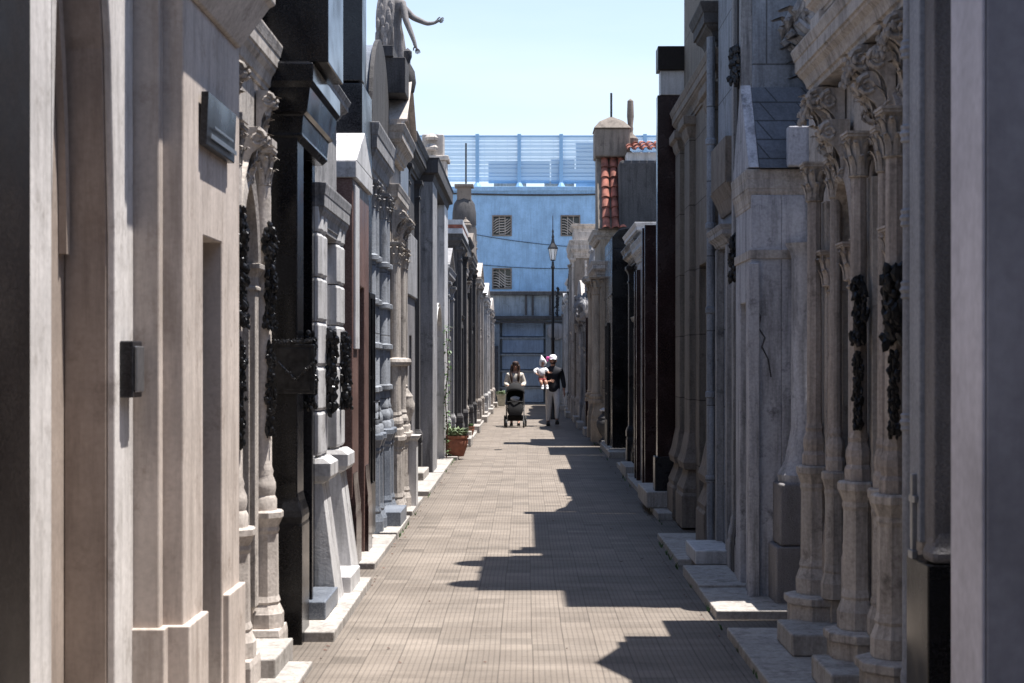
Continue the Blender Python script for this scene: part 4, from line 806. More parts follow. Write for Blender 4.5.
m = MB(); m.lathe([(.07, 0), (.08, .03), (.001, .07)], 1.5, 28.65, 14, z0=.66); m.build('lid', 'white', t2, smooth=True)
# sooty wall block with red tiles behind
t = thing('tomb_block', (2.3, 29, 0), 'dark sooty plaster block with red tiles along its top edge on the right', 'wall block')
m = MB(); m.box(1.80, 3.2, 28.6, 31, 0, 5.45); m.build('wall', 'dkgrey', t, bevel=.06)
def tile_run(mb, p, q, r=.075, n=8):
    """one column of overlapping barrel tiles from p (top) to q (bottom)"""
    p, q = Vector(p), Vector(q); dv = (q-p)/n
    side_ = Vector((1, 0, 0)) if abs(dv.x) < abs(dv.y) else Vector((0, 1, 0)); up = side_.cross(dv).normalized(); up = up if up.z > 0 else -up
    for k in range(n):
        rings = []
        for f, rr, lift in ((-.08, r*.82, 0), (1.0, r, .02)):
            c = p+dv*(k+f)+up*lift
            arc = [c+side_*rr*math.cos(math.pi*j/8)+up*rr*math.sin(math.pi*j/8) for j in range(9)]; arc += [c+side_*(rr-.015)*math.cos(math.pi*j/8)+up*(rr-.015)*math.sin(math.pi*j/8) for j in range(8, -1, -1)]
            rings.append(arc)
        mb.loft(rings)
m = MB(); m.box(1.95, 3.1, 28.75, 30.9, 5.451, 5.62); m.build('white_band', 'white', t, bevel=.01)
m = MB()
for k in range(8): tile_run(m, (2.02+k*.15, 29.9, 5.95), (2.02+k*.15, 28.6, 5.62), .07, 3)
m.build('roof_tiles', 'tile', t)
# tan tomb with tile roof and turret
t, sd = maus(1, 1.45, 30, 'tan stone mausoleum with a steep red tile roof and a square turret', G2)
m = MB(); sd.wall(m, 28.95, 31.1, 0, 4.1, 29.7, 30.4, 0, 2.3, -.25, 0); sd.box(m, -2, -.251, 28.95, 31.1, 0, 4.1); m.build('wall', 'tan', t, bevel=.008)
panel_door(sd, t, 29.72, 30.38, .08, 2.3, -.15, 'iron', 'iron')
for y in (29.05, 30.85):
    m = MB(); sd.mould(m, BASE, y-.12, y+.12, .06, .75, .07, -.1, .1); m.build('pedestal', 'tan', t, bevel=.006)
    m = MB(); shaft(sd, m, .06, y, .8, 2.9, .1); m.build('column', 'tan', t, smooth=True)
    m = MB(); sd.capital(m, .06, y, 2.9, .1, .35); m.build('capital', 'tan', t)
m = MB(); sd.mould(m, CORN, 28.97, 31.08, 3.25, .3, .12, -2, .03); sd.mould(m, CORN, 28.97, 31.08, 3.95, .2, .1, -2, .03); m.build('cornice', 'ornate', t, bevel=.006)
m = MB(); v = [(1.40, 28.7, 4.15), (2.1, 28.7, 4.15), (2.1, 29.5, 5.75), (1.40, 29.5, 5.75), (1.40, 29.9, 4.15), (2.1, 29.9, 4.15), (2.1, 29.9, 5.75), (1.40, 29.9, 5.75)]
m.add(v, [(0,1,2,3),(4,5,6,7),(0,1,5,4),(3,2,6,7),(0,3,7,4),(1,2,6,5)]); m.build('roof_bed', 'brownstone', t, bevel=.01)
m = MB(); 
for x in (1.56, 1.72, 1.88): tile_run(m, (x, 29.48, 5.78), (x+rnd(-.02, .02), 28.66, 4.14), .08, 8)
m.build('roof_tiles', 'tile', t)
m = MB(); m.box(1.36, 2.05, 29.2, 29.95, 5.6, 6.15); m.loft([[(1.33, 29.15, 6.15), (2.08, 29.15, 6.15), (2.08, 30.0, 6.15), (1.33, 30.0, 6.15)], [(1.45, 29.3, 6.3), (1.95, 29.3, 6.3), (1.95, 29.85, 6.3), (1.45, 29.85, 6.3)], [(1.66, 29.52, 6.42), (1.74, 29.52, 6.42), (1.74, 29.6, 6.42), (1.66, 29.6, 6.42)]]); m.build('turret', 'brownstone', t, bevel=.03)
m = MB(); m.tube([(1.70, 29.56, 6.4), (1.70, 29.56, 6.9)], .022); m.build('spike', 'iron', t)
m = MB(); m.lathe([(.14, 0), (.16, .15), (.06, .25), (.05, .3), (.06, .35), (.05, .4), (.07, .6), (.06, .9), (.001, .95)], 2.08, 29.6, 10, z0=5.85); m.build('finial', 'brownstone', t, smooth=True)
farR = [
 (1.50, 31.2, 34.6, 2.7, 'brown stone mausoleum just beyond the tan column, with a red granite post', dict(wall='brownstone', trim='ornate', top='setback', th=1.2, panel=True)),
 (1.47, 34.7, 38.0, 2.8, 'sooty carved mausoleum with a standing figure on its block attic, right side', dict(wall='dkgrey', trim='grey', top='block', th=.9, finial='figure', cap='c')),
 (1.50, 38.1, 41.8, 2.9, 'grey stone mausoleum with a cross on its round gable, right side', dict(wall='grey', trim='ornate', top='round', th=.8, finial='cross', cap='c')),
 (1.38, 41.9, 44.9, 5.0, 'tallest far mausoleum on the right, block head above a moulded neck', dict(wall='brownstone', trim='ornate', top='block', th=.5, ch=.5, cp=.12)),
 (1.46, 45.0, 48.3, 4.1, 'dark mausoleum with a gable beyond the lamp post, right side', dict(wall='dkgrey', trim='dkgrey', top='gable', th=.5, finial='cross')),
 (1.40, 48.4, 51.7, 3.8, 'grey mausoleum with an attic close to the blue wall, right side', dict(wall='grey', trim='white', top='attic', th=.5)),
 (1.44, 51.8, 55.2, 3.6, 'last mausoleum on the right, sooty stone with a gable at the blue wall', dict(wall='dkgrey', trim='grey', top='gable', th=.4)),
]
for X, a, b, H, lab, kw in farR:
    t, sd = mausoleum(1, X, a, b, H, lab, group=G2, bev=.004, **({'cp': .09} | kw))
    if 'red granite' in lab: m = MB(); sd.box(m, .08, .14, b-.9, b-.75, .06, 2.6); m.build('post', 'redblack', t, bevel=.004)
    if 'sooty carved' in lab or 'grey stone mausoleum with a cross' in lab:
        m = MB(); garland(m, [(sd.x(.05), a+.3, H+.1), (sd.x(.08), (a+b)/2-.5, H+.35), (sd.x(.05), (a+b)/2, H+.1), (sd.x(.08), (a+b)/2+.5, H+.3), (sd.x(.05), b-.3, H+.05)], .16, 90); m.build('carving', 'grey', t)
# unseen rest of the alley, put in behind the camera to cut sky light
for side, X, a, b, H, lab, kw in (
  (-1, 1.45, -.4, 3.1, 4.6, 'grey gabled mausoleum just behind the camera on the left', dict(wall='grey', top='gable')),
  (-1, 1.40, -4.2, -.5, 5.2, 'brown ashlar mausoleum behind the camera on the left', dict(wall='brown', trim='brownstone', top='attic')),
  (-1, 1.45, -8.5, -4.3, 4.4, 'sooty mausoleum with a round gable behind the camera on the left', dict(wall='dkgrey', trim='grey', top='round')),
  (1, 1.50, -.6, 3.1, 5.0, 'brown stone mausoleum just behind the camera on the right', dict(wall='brownstone', trim='ornate', top='gable')),
  (1, 1.45, -4.6, -.7, 4.4, 'dark granite mausoleum behind the camera on the right', dict(wall='black2', trim='dkgrey', top='attic')),
  (1, 1.50, -8.5, -4.7, 5.2, 'tan mausoleum with a cross behind the camera on the right', dict(wall='tan', top='gable', finial='cross'))):
    mausoleum(side, X, a, b, H, lab, group='unseen mausoleums behind the camera', bev=.004, **kw)
t = thing('unseen_end_wall', (0, -9.2, 0), 'high wall added out of view behind the camera to cut sky light', 'wall')  # added wall, never in view, holds back sky light from behind
m = MB(); m.box(-5, 5, -9.5, -9.0, 0, 6.5); m.build('wall', 'brownstone', t); m = MB(); m.box(-5.1, 5.1, -9.6, -8.9, 6.501, 6.7); m.build('coping', 'grey', t)
for (x, y0_, y1_, H) in ((-4.2, 6, 30, 4.2), (-4.2, 30.2, 55, 3.6), (4.2, 6, 24, 4.2), (4.4, 24.2, 55, 3.6)):
    t = thing('back_wall', (x, (y0_+y1_)/2, 0), 'long grey rear wall standing behind the %s row of tombs, %s half' % ('left' if x < 0 else 'right', 'nearer' if y0_ < 10 else 'farther'), 'wall')
    m = MB(); m.box(x-.2, x+.2, y0_, y1_, 0, H); m.build('wall', 'grey', t); m = MB(); m.box(x-.26, x+.26, y0_, y1_, H+.001, H+.1); m.build('coping', 'grey', t)
# ================================================================ END OF THE ALLEY
YB = 57.0
t = thing('blue_building', (0, YB, 0), 'pale blue painted building with small grilled windows closing the alley', 'building')
wins = [(-1.20, -.55, 6.43, 7.13), (1.40, 2.05, 6.43, 7.13), (-1.20, -.55, 4.42, 5.12), (4.0, 4.65, 6.43, 7.13), (-3.8, -3.15, 6.43, 7.13)]
m = MB(); xs = sorted({-16, 16, *[v for w in wins for v in w[:2]]}); zs = sorted({0, 8.1, *[v for w in wins for v in w[2:]]})
for xa, xb in zip(xs, xs[1:]):
    for za, zb in zip(zs, zs[1:]):
        if not any(w[0] <= xa and xb <= w[1] and w[2] <= za and zb <= w[3] for w in wins): m.add([(xa, YB, za), (xb, YB, za), (xb, YB, zb), (xa, YB, zb)], [(0, 1, 2, 3)])
m.box(-16, 16, YB+.3, YB+5, 0, 8.1); m.build('wall', 'bluepaint', t)
m = MB(); m.box(-16, 16, YB-.06, YB+5, 8.1, 8.26); m.build('coping', 'bluepaint', t, bevel=.01)
for (a, b, c, d_) in wins:
    f = MB(); 
    for bx in ((a, b, c-.05, c), (a, b, d_, d_+.05), (a-.05, a, c-.05, d_+.05), (b, b+.05, c-.05, d_+.05)): f.box(bx[0], bx[1], YB-.03, YB+.2, bx[2], bx[3])
    w = f.build('window', 'brownstone', t, bevel=.004)
    gmb = MB(); sgn = 1 if a < -1 and c > 6 else -1
    for k in range(-6, 8):
        p0 = Vector((a, YB+.05, c+k*.1)); pts = []
        for j in range(7):
            x = a+(b-a)*j/6; z = c+k*.1+(j/6*.28*sgn)+.05*math.sin(j*1.1)
            if c+.01 < z < d_-.01: pts.append((x, YB+.05, z))
        if len(pts) > 1: gmb.tube(pts, .019, 6)
    gmb.tube([(a+.22, YB+.06, c), (a+.22, YB+.06, d_)], .016, 6); gmb.tube([(a+.44, YB+.06, c), (a+.44, YB+.06, d_)], .016, 6)
    gmb.build('grille', 'ornate', w); bk = MB(); bk.box(a, b, YB+.2, YB+.22, c, d_); bk.build('pane', 'glass', w)
m = MB()
for k, (za, zb, zc) in enumerate(((8.05, 7.85, 8.0), (6.9, 6.2, 5.9), (5.6, 5.2, 5.25))):
    pts = [(-4+8*j/14, YB-.03, (za*(1-j/14)+zc*j/14)-(.25 if k else .08)*4*(j/14)*(1-j/14)) for j in range(15)]
    m.tube(pts, .035 if k == 0 else .012, 6)
o = m.build('cable', 'iron', base=(0, YB, 7), smooth=True); tag(o, 'thin dark cables sagging across the blue wall', 'cable')
# screen of pale slats on the roof
t = thing('roof_screen', (0, YB+.3, 8.26), 'tall screen of pale blue slats and posts along the top of the blue building', 'screen')
for k in range(-8, 9):
    x = -.2+1.6*k-.02
    m = MB(); m.box(x-.07, x+.07, YB+.2, YB+.32, 8.262, 10.3); m.lathe([(.16, 0), (.16, .03), (.08, .18)], x, YB+.26, 8, z0=8.262); m.build('post', 'bluemetal', t, bevel=.004)
m = MB(); z = 8.55; k = 0
while z < 10.25:
    hh = [.14, .10, .17, .12][k % 4]; m.box(-13, 13, YB+.35, YB+.37, z, z+hh); z += hh+.022; k += 1
m.build('slats', 'slat', t)
m = MB(); m.box(-13, 13, YB+.33, YB+.348, 10.2, 10.26); m.box(-13, 13, YB+.33, YB+.348, 8.5, 8.54)
for k in range(60): m.box(-13+k*.44, -13+k*.44+.012, YB+.375, YB+.38, 8.5, 10.25)
m.build('rails', 'bluemetal', t)
m = MB(); m.box(-1.4, .95, YB+.5, YB+.52, 8.45, 9.3); m.box(1.0, 1.9, YB+.5, YB+.52, 8.45, 9.35); m.box(1.05, 3.0, YB+.6, YB+.62, 8.45, 9.0); m.box(1.95, 6, YB+.5, YB+.52, 8.27, 10.0); m.build('panel', 'slatd', t)
m = MB(); m.box(-1.2, .05, YB+.8, YB+1.2, 8.262, 8.62); m.box(.75, 1.9, YB+.8, YB+1.2, 8.262, 8.6); m.box(2.4, 3.6, YB+.8, YB+1.2, 8.262, 8.66); o = m.build('planter_box', 'ornate', base=(0, YB+1, 8.26), bevel=.01); tag(o, 'low stone coloured boxes seen under the roof screen', 'box')
# niche wall at the foot of the blue building
t = thing('niche_wall', (0, 56.5, 0), 'grey stone wall of burial niches with faded blue slabs at the foot of the blue building', 'niche wall')
m = MB(); m.box(-1.7, -.95, 56.1, 56.9, 0, 4.1); m.box(.78, 3.2, 56.1, 56.9, 0, 4.1); m.box(-.95, .78, 56.1, 56.9, 3.15, 4.1); m.box(-.95, .78, 56.5, 56.9, 0, 3.15); m.build('wall', 'nichegrey', t, bevel=.01)
m = MB(); m.box(-1.75, 3.3, 55.95, 56.9, 4.1, 4.24); m.box(-1.72, 3.25, 56.0, 56.09, 3.2, 3.32); m.box(-1.72, 3.25, 56.03, 56.09, 3.05, 3.12)
for x in (.0, .25, .9, 1.6): m.box(x, x+.08, 56.04, 56.098, 3.35, 4.09)
m.build('cornice', 'dkgrey', t, bevel=.01)
for k in range(5):
    z = .05+k*.62
    m = MB(); m.box(-.86, .70, 56.35, 56.45, z+.03, z+.56); m.build('niche_slab', 'niche', t, bevel=.015)
m = MB(); 
for k in range(6): m.box(-.945, .775, 56.3, 56.49, .0+k*.62-.02 if k else 0, .05+k*.62-.0)
m.build('shelf', 'nichegrey', t, bevel=.01)
m = MB(); m.lathe([(.33, 0), (.33, .05), (.25, .07), (.001, .07)], 0, 0, 20); m.v = [(1.15+x, 56.09-z, 2.75+y) for x, y, z in m.v]; m.build('wreath_disc', 'grey', t, smooth=True)
m = MB(); m.box(-1.55, -1.0, 56.02, 56.09, 0, 2.2); m.build('side_door', 'slate', t, bevel=.01)

# ---------------------------------------------------------------- street lamp
t = thing('street_lamp', (.78, 42, 0), 'tall black street lamp with a white lantern near the blue wall', 'street lamp'); lx, ly = .78, 42.0
m = MB(); m.lathe([(.14, 0), (.14, .1), (.10, .16), (.11, .3), (.075, .5), (.08, .9), (.05, 1.0), (.045, 2.2), (.06, 2.25), (.04, 2.3), (.033, 4.2), (.06, 4.25), (.04, 4.3), (.03, 4.42)], lx, ly, 14); m.build('pole', 'iron', t, smooth=True)
m = MB(); m.lathe([(.065, 0), (.12, .3)], lx, ly, 6, z0=4.46); m.build('lantern_glass', 'lamp', t)
m = MB(); m.lathe([(.04, 0), (.08, .03)], lx, ly, 6, z0=4.43); m.lathe([(.15, 0), (.13, .05), (.06, .16), (.05, .2), (.03, .3), (.04, .34), (.018, .42), (.03, .5), (.012, .56), (.012, .9), (.001, 1.0)], lx, ly, 6, z0=4.765)
for k in range(6): a = k*math.pi/3; m.tube([(lx+.066*math.cos(a), ly+.066*math.sin(a), 4.45), (lx+.124*math.cos(a), ly+.124*math.sin(a), 4.77)], .008, 5)
m.build('lantern_frame', 'iron', t)
m = MB(); m.tube([(lx+.03, ly, 3.1), (lx+.12, ly, 3.2), (lx+.14, ly, 3.5), (lx+.05, ly, 3.6)], .015); garland(m, [(lx+.12, ly, 2.9), (lx+.14, ly, 3.7)], .07, 30); m.build('scroll', 'iron', t)

# ---------------------------------------------------------------- potted plants
def pot(name, x, y, r, h, mat, label, leafm, n, lh, square=False):
    t = thing(name, (x, y, 0.05), label, 'potted plant', 'potted plants along the left side')
    m = MB(); z0 = .05
    prof = [(r*.62, 0), (r*.66, h*.04), (r*.9, h*.45), (r*1.0, h*.75), (r*.93, h*.86), (r*1.05, h*.9), (r*1.05, h), (r*.9, h), (r*.88, h*.85)] if not square else [(r*.7, 0), (r*1.0, h*.85), (r*1.12, h*.86), (r*1.12, h), (r*.9, h), (r*.88, h*.85)]
    m.lathe(prof, x, y, 4 if square else 24, .5 if square else 0, z0=z0); m.build('pot', mat, t, smooth=not square)
    s = MB(); s.lathe([(r*.86, 0), (r*.86, .01)], x, y, 16, z0=z0+h*.86); s.build('soil', 'soil', t)
    l = MB()
    for k in range(n):
        a = rnd(0, 6.28); rr = rnd(.1, .8)*r; L_ = rnd(.5, 1)*lh; u = Vector((math.cos(a), math.sin(a), 0)); w = Vector((-u.y, u.x, 0))*L_*.13
        b0 = Vector((x, y, z0+h*.88))+u*rr; b1 = b0+u*L_*.3+Vector((0, 0, L_*.7)); b2 = b0+u*L_*.75+Vector((rnd(-.1, .1), rnd(-.1, .1), L_*rnd(.5, 1.)))
        l.add([b0-w*.3, b0+w*.3, b1+w, b1-w, b2], [(0, 1, 2, 3), (3, 2, 4)])
    l.build('foliage', leafm, t)
    return t
pot('flower_pot', -1.135, 24.7, .20, .34, 'terracotta', 'large round terracotta pot with pale green leafy plant at the portico', 'paleleaf', 150, .22)
pot('flower_pot', -1.18, 31.5, .12, .20, 'terracotta', 'small dark terracotta pot farther along the left pavement', 'leaf', 40, .12)
pot('planter', -.82, 52.5, .22, .42, 'concrete', 'cream square planter at the far left end of the alley', 'paleleaf', 70, .22, True)
# trailing plant on the pier, climbing beside the large pot
t = thing('climbing_plant', (-1.36, 24.25, 0.05), 'thin leafy plant climbing between the portico columns', 'plant')
m = MB(); pts = [(-1.27, 24.25, .05), (-1.25, 24.2, .5), (-1.29, 24.22, 1.0), (-1.24, 24.2, 1.5), (-1.27, 24.24, 2.1)]; m.tube(pts, .01, 5); m.build('stem', 'rust', t)
m = MB()
for k in range(150): 
    z = rnd(.1, 2.2); c = Vector((-1.25+rnd(-.06, .06), 24.2+rnd(-.15, .1), z)); u = Vector((rnd(-1, 1), rnd(-1, 1), rnd(-.6, .6))).normalized()*.04; w = u.cross(Vector((0, 0, 1))).normalized()*.02; m.add([c-u, c-w, c+u, c+w], [(0, 1, 2, 3)])
m.build('foliage', 'leaf', t)

# ================================================================ PEOPLE
def skinned(name, verts, edges, mat, parent, root=0, sub=2, label=None, smooth=True):
    """verts: list of (pos, radius or (rx, ry))"""
    off = Vector(parent['_w']) if parent is not None else Vector((0, 0, 0))
    me = bpy.data.meshes.new(name); me.from_pydata([tuple(Vector(p)-off) for p, r in verts], edges, []); me.update()
    o = bpy.data.objects.new(name, me); S.collection.objects.link(o)
    o.modifiers.new('skin', 'SKIN').use_smooth_shade = True
    if not me.skin_vertices: bpy.context.view_layer.objects.active = o
    if me.skin_vertices:
        for i, (p, r) in enumerate(verts): me.skin_vertices[0].data[i].radius = r if isinstance(r, tuple) else (r, r); me.skin_vertices[0].data[i].use_root = (i == root)
    sb = o.modifiers.new('subd', 'SUBSURF'); sb.levels = sub; sb.render_levels = sub
    dg = bpy.context.evaluated_depsgraph_get(); dg.update(); nm = bpy.data.meshes.new_from_object(o.evaluated_get(dg)); o.modifiers.clear(); o.data = nm; nm.name = name
    nm.materials.clear(); nm.materials.append(MT[mat])
    for p in nm.polygons: p.use_smooth = True
    if parent is not None: o.parent = parent; o['_w'] = tuple(off)
    return o
def chain(V, E, start, pts):
    """append a chain of (pos, r) hanging from vertex start; returns index of last"""
    prev = start
    for p in pts:
        V.append(p); E.append((prev, len(V)-1)); prev = len(V)-1
    return prev
def hand(V, E, wrist, p, dirv, side, s=1.0, curl=.5):
    """palm with four fingers and a thumb, dirv = finger direction, side = towards the thumb"""
    p = Vector(p); dirv = Vector(dirv).normalized(); side = Vector(side).normalized(); dn = dirv.cross(side).normalized()
    k = chain(V, E, wrist, [(p+dirv*.035*s, (.026*s, .016*s)), (p+dirv*.075*s, (.030*s, .014*s))])
    for q, L_ in ((-.027, .055), (-.009, .068), (.010, .072), (.028, .062)):
        b = p+dirv*.085*s+side*q*s; 
        chain(V, E, k, [(b, .0085*s), (b+dirv*L_*.45*s+dn*L_*.25*curl*s, .0078*s), (b+dirv*L_*.7*s+dn*L_*.7*curl*s, .006*s)])
    chain(V, E, wrist+1, [(p+dirv*.045*s+side*.038*s, .010*s), (p+dirv*.08*s+side*.05*s+dn*.015*s, .008*s)])
def face(mbs, x, y, z, r, f=-1):
    """features on a head facing -Y"""
    e = MB()
    for s in (-1, 1): e.blob((x+s*r*.36, y+f*r*.90, z+.0*r), r*.13, (1.2, .6, .7), 2, 0)
    return e
# ---- man
mx_, my_ = .70, 37.6
man = thing('person', (mx_, my_, 0), 'man in a dark jacket, pale trousers and white cap walking while holding a small child', 'person', 'people walking in the alley')
V = []; E = []
V.append(((mx_-.0, my_, .93), (.15, .10)))       # pelvis
c1 = chain(V, E, 0, [((mx_, my_+.01, 1.1), (.145, .095)), ((mx_, my_, 1.28), (.165, .11)), ((mx_, my_+.01, 1.40), (.15, .09)), ((mx_, my_, 1.49), (.058, .058)), ((mx_, my_-.02, 1.555), (.062, .075)), ((mx_, my_-.03, 1.63), (.078, .095)), ((mx_, my_-.03, 1.70), (.060, .075))])
# legs: his right (image left) back, his left forward stepping
l1 = chain(V, E, 0, [((mx_-.10, my_, .86), .088), ((mx_-.11, my_+.02, .48), .062), ((mx_-.115, my_+.08, .12), .042), ((mx_-.12, my_-.02, .055), (.045, .035)), ((mx_-.125, my_-.13, .045), (.042, .028))])
l2 = chain(V, E, 0, [((mx_+.10, my_, .86), .088), ((mx_+.11, my_-.16, .50), .062), ((mx_+.10, my_-.12, .17), .042), ((mx_+.10, my_-.2, .10), (.045, .035)), ((mx_+.105, my_-.31, .13), (.042, .028))])
# left arm hangs (image right)
a1 = chain(V, E, 3, [((mx_+.19, my_+.01, 1.39), .058), ((mx_+.25, my_+.05, 1.13), .046), ((mx_+.28, my_-.03, .89), .030)])
hand(V, E, a1, (mx_+.285, my_-.04, .87), (0.05, -.1, -1), (-.2, -1, 0), 1.1)
# right arm bent, carrying (image left)
a2 = chain(V, E, 3, [((mx_-.19, my_+.01, 1.39), .058), ((mx_-.27, my_-.02, 1.13), .047), ((mx_-.20, my_-.25, 1.10), .034), ((mx_-.13, my_-.27, 1.11), .028)])
hand(V, E, a2, (mx_-.11, my_-.28, 1.11), (1, .0, .1), (0, .2, 1), 1.05, .3)
skinned('body', V, E, 'skin', man)
V = []; E = []
V.append(((mx_, my_, .80), (.205, .155))); V.append(((mx_, my_, .98), (.195, .145))); E.append((0, 1)); chain(V, E, 1, [((mx_, my_+.01, 1.1), (.185, .14)), ((mx_, my_, 1.28), (.195, .145)), ((mx_, my_+.01, 1.41), (.168, .108)), ((mx_, my_, 1.475), (.10, .095)), ((mx_, my_-.005, 1.52), (.075, .08))])
chain(V, E, 4, [((mx_+.20, my_+.01, 1.385), .08), ((mx_+.26, my_+.05, 1.13), .064), ((mx_+.285, my_-.025, .93), .05)])
chain(V, E, 4, [((mx_-.20, my_+.01, 1.385), .08), ((mx_-.28, my_-.02, 1.13), .066), ((mx_-.21, my_-.24, 1.10), .054)])
skinned('jacket', V, E, 'navy', man)
V = []; E = []
V.append(((mx_, my_, .95), (.18, .135))); chain(V, E, 0, [((mx_, my_, 1.06), (.165, .12))]); chain(V, E, 0, [((mx_-.095, my_, .82), .11), ((mx_-.11, my_+.02, .48), .08), ((mx_-.115, my_+.07, .16), .062), ((mx_-.115, my_+.07, .12), .06)])
chain(V, E, 0, [((mx_+.095, my_, .82), .11), ((mx_+.11, my_-.16, .50), .08), ((mx_+.10, my_-.13, .22), .062), ((mx_+.10, my_-.13, .18), .06)])
skinned('trousers', V, E, 'greycloth', man)
for sx, y, z, tz in ((-.12, my_-.03, .045, 0), (.10, my_-.24, .10, .05)):
    m = MB(); m.loft([[(mx_+sx+q*.048*w, y+yy+.0, z+zz*.05*h+tz*(-yy)) for q, zz in ((-1, -.8), (1, -.8), (1, .2), (.6, 1), (-.6, 1), (-1, .2))] for yy, w, h in ((.13, .8, 1.2), (.1, 1, 1.5), (.0, 1, 1.3), (-.1, 1.05, .8), (-.15, .8, .6))]); m.build('shoe', 'rubber', man, smooth=True)
m = MB(); m.lathe([(.098, 0), (.103, .03), (.095, .075), (.06, .115), (.001, .125)], mx_, my_-.02, 20, z0=1.665, sy=1.15); m.loft([[(mx_+q*.085*w, my_-.10+yy, 1.678+zz-abs(q)*.012) for q, zz in ((-1, 0), (-.5, .008), (0, .012), (.5, .008), (1, 0), (0, -.006))] for yy, w in ((0, 1), (-.06, .9), (-.09, .5))]); m.build('cap', 'whitecloth', man, smooth=True)
m = MB(); m.lathe([(.075, 0), (.086, .03), (.088, .08)], mx_, my_-.012, 16, z0=1.585, sy=1.1); mm = [v for v in m.v]; m.v = [(x, max(y, my_-.01+.0), z) for x, y, z in mm]; m.build('hair', 'hair', man, smooth=True)
m = MB(); 
for s in (-1, 1): m.blob((mx_+s*.03, my_-.128, 1.635), .011, (1.3, .6, .8), 2, 0)
m.build('eyes', 'blackcloth', man, smooth=True)
m = MB(); m.blob((mx_, my_-.14, 1.61), .016, (.7, 1, 1.2), 2, 0); m.blob((mx_-.083, my_-.03, 1.62), .02, (.4, .8, 1.4), 2, 0); m.blob((mx_+.083, my_-.03, 1.62), .02, (.4, .8, 1.4), 2, 0); m.build('nose_and_ears', 'skin', man, smooth=True)
m = MB(); m.lathe([(.05, 0), (.068, .02), (.07, .05)], mx_, my_-.055, 12, z0=1.545, sy=1.1); m.build('beard', 'hair', man, smooth=True)
# ---- child held on his arm
cx_, cy_ = .43, 37.30
kid = thing('person', (cx_, cy_, .95), 'small child in a white pointed hood and white top carried on the man\'s arm', 'person', 'people walking in the alley')
V = [((cx_+.0, cy_, 1.19), (.095, .08))]; E = []
chain(V, E, 0, [((cx_-.01, cy_, 1.32), (.09, .075)), ((cx_-.01, cy_, 1.42), (.075, .06)), ((cx_+.0, cy_, 1.47), .035), ((cx_+.01, cy_-.01, 1.52), .058), ((cx_+.015, cy_-.01, 1.58), .068), ((cx_+.015, cy_-.01, 1.63), .05)])
chain(V, E, 0, [((cx_-.05, cy_-.05, 1.15), .05), ((cx_-.03, cy_-.17, 1.10), .042), ((cx_+.0, cy_-.17, .96), .032), ((cx_-.0, cy_-.21, .93), .028)])
chain(V, E, 0, [((cx_+.06, cy_-.05, 1.15), .05), ((cx_+.09, cy_-.16, 1.10), .042), ((cx_+.11, cy_-.16, .97), .032), ((cx_+.12, cy_-.21, .94), .028)])
h1 = chain(V, E, 2, [((cx_-.10, cy_-.01, 1.40), .035), ((cx_-.18, cy_-.05, 1.38), .028), ((cx_-.14, cy_-.14, 1.30), .02)]); hand(V, E, h1, (cx_-.13, cy_-.15, 1.29), (.5, -.6, -.2), (0, 0, 1), .6)
h2 = chain(V, E, 2, [((cx_+.09, cy_-.01, 1.40), .035), ((cx_+.15, cy_-.06, 1.34), .028), ((cx_+.17, cy_-.12, 1.32), .02)]); hand(V, E, h2, (cx_+.175, cy_-.13, 1.32), (.6, -.3, .1), (0, 0, 1), .6)
skinned('body', V, E, 'skin', kid)
V = [((cx_, cy_, 1.22), (.12, .10))]; E = []
chain(V, E, 0, [((cx_-.01, cy_, 1.33), (.12, .095)), ((cx_-.01, cy_, 1.42), (.10, .08)), ((cx_, cy_, 1.475), (.05, .05))])
chain(V, E, 2, [((cx_-.11, cy_-.01, 1.41), .055), ((cx_-.20, cy_-.05, 1.39), .048), ((cx_-.16, cy_-.13, 1.31), .035)]); chain(V, E, 2, [((cx_+.09, cy_-.01, 1.41), .055), ((cx_+.15, cy_-.06, 1.35), .045)])
skinned('top', V, E, 'whitecloth', kid)
V = [((cx_, cy_, 1.18), (.11, .09))]; E = []; chain(V, E, 0, [((cx_, cy_, 1.23), (.115, .095))]); chain(V, E, 0, [((cx_-.05, cy_-.06, 1.15), .062), ((cx_-.03, cy_-.14, 1.12), .055)]); chain(V, E, 0, [((cx_+.06, cy_-.06, 1.15), .062), ((cx_+.085, cy_-.13, 1.12), .055)]); skinned('shorts', V, E, 'wine', kid)
for s in (0, .12):
    V = [((cx_+s*.9+.0, cy_-.17, 1.05), .042)]; E = []; chain(V, E, 0, [((cx_+s, cy_-.175, .97), .04), ((cx_+s, cy_-.19, .935), .038), ((cx_+s, cy_-.25, .93), .034)]); skinned('sock', V, E, 'whitecloth', kid, sub=1)
m = MB(); m.lathe([(.06, 0), (.088, .04), (.092, .1), (.075, .15), (.045, .2), (.02, .25), (.001, .28)], cx_+.015, cy_+.01, 16, z0=1.50, sy=1.1)
m.v = [(x-.25*max(0, z-1.62), (y if y > cy_-.055 or z > 1.62 else cy_-.055), z) for x, y, z in m.v]; m.build('hood', 'whitecloth', kid, smooth=True)
m = MB(); [m.blob((cx_+.015+s*.025, cy_-.083, 1.575), .009, (1.2, .6, .8), 2, 0) for s in (-1, 1)]; m.build('eyes', 'blackcloth', kid, smooth=True)
o = MB(); o.blob((.565, 37.45, 1.70), .045, (1, .8, 1), 2, .1); o.blob((.565, 37.44, 1.64), .025, (.8, .8, 1.3), 2, .1); o = o.build('toy', 'pink', base=(.575, 37.35, 1.6), smooth=True); tag(o, 'small bright pink toy between the child and the white cap', 'toy')
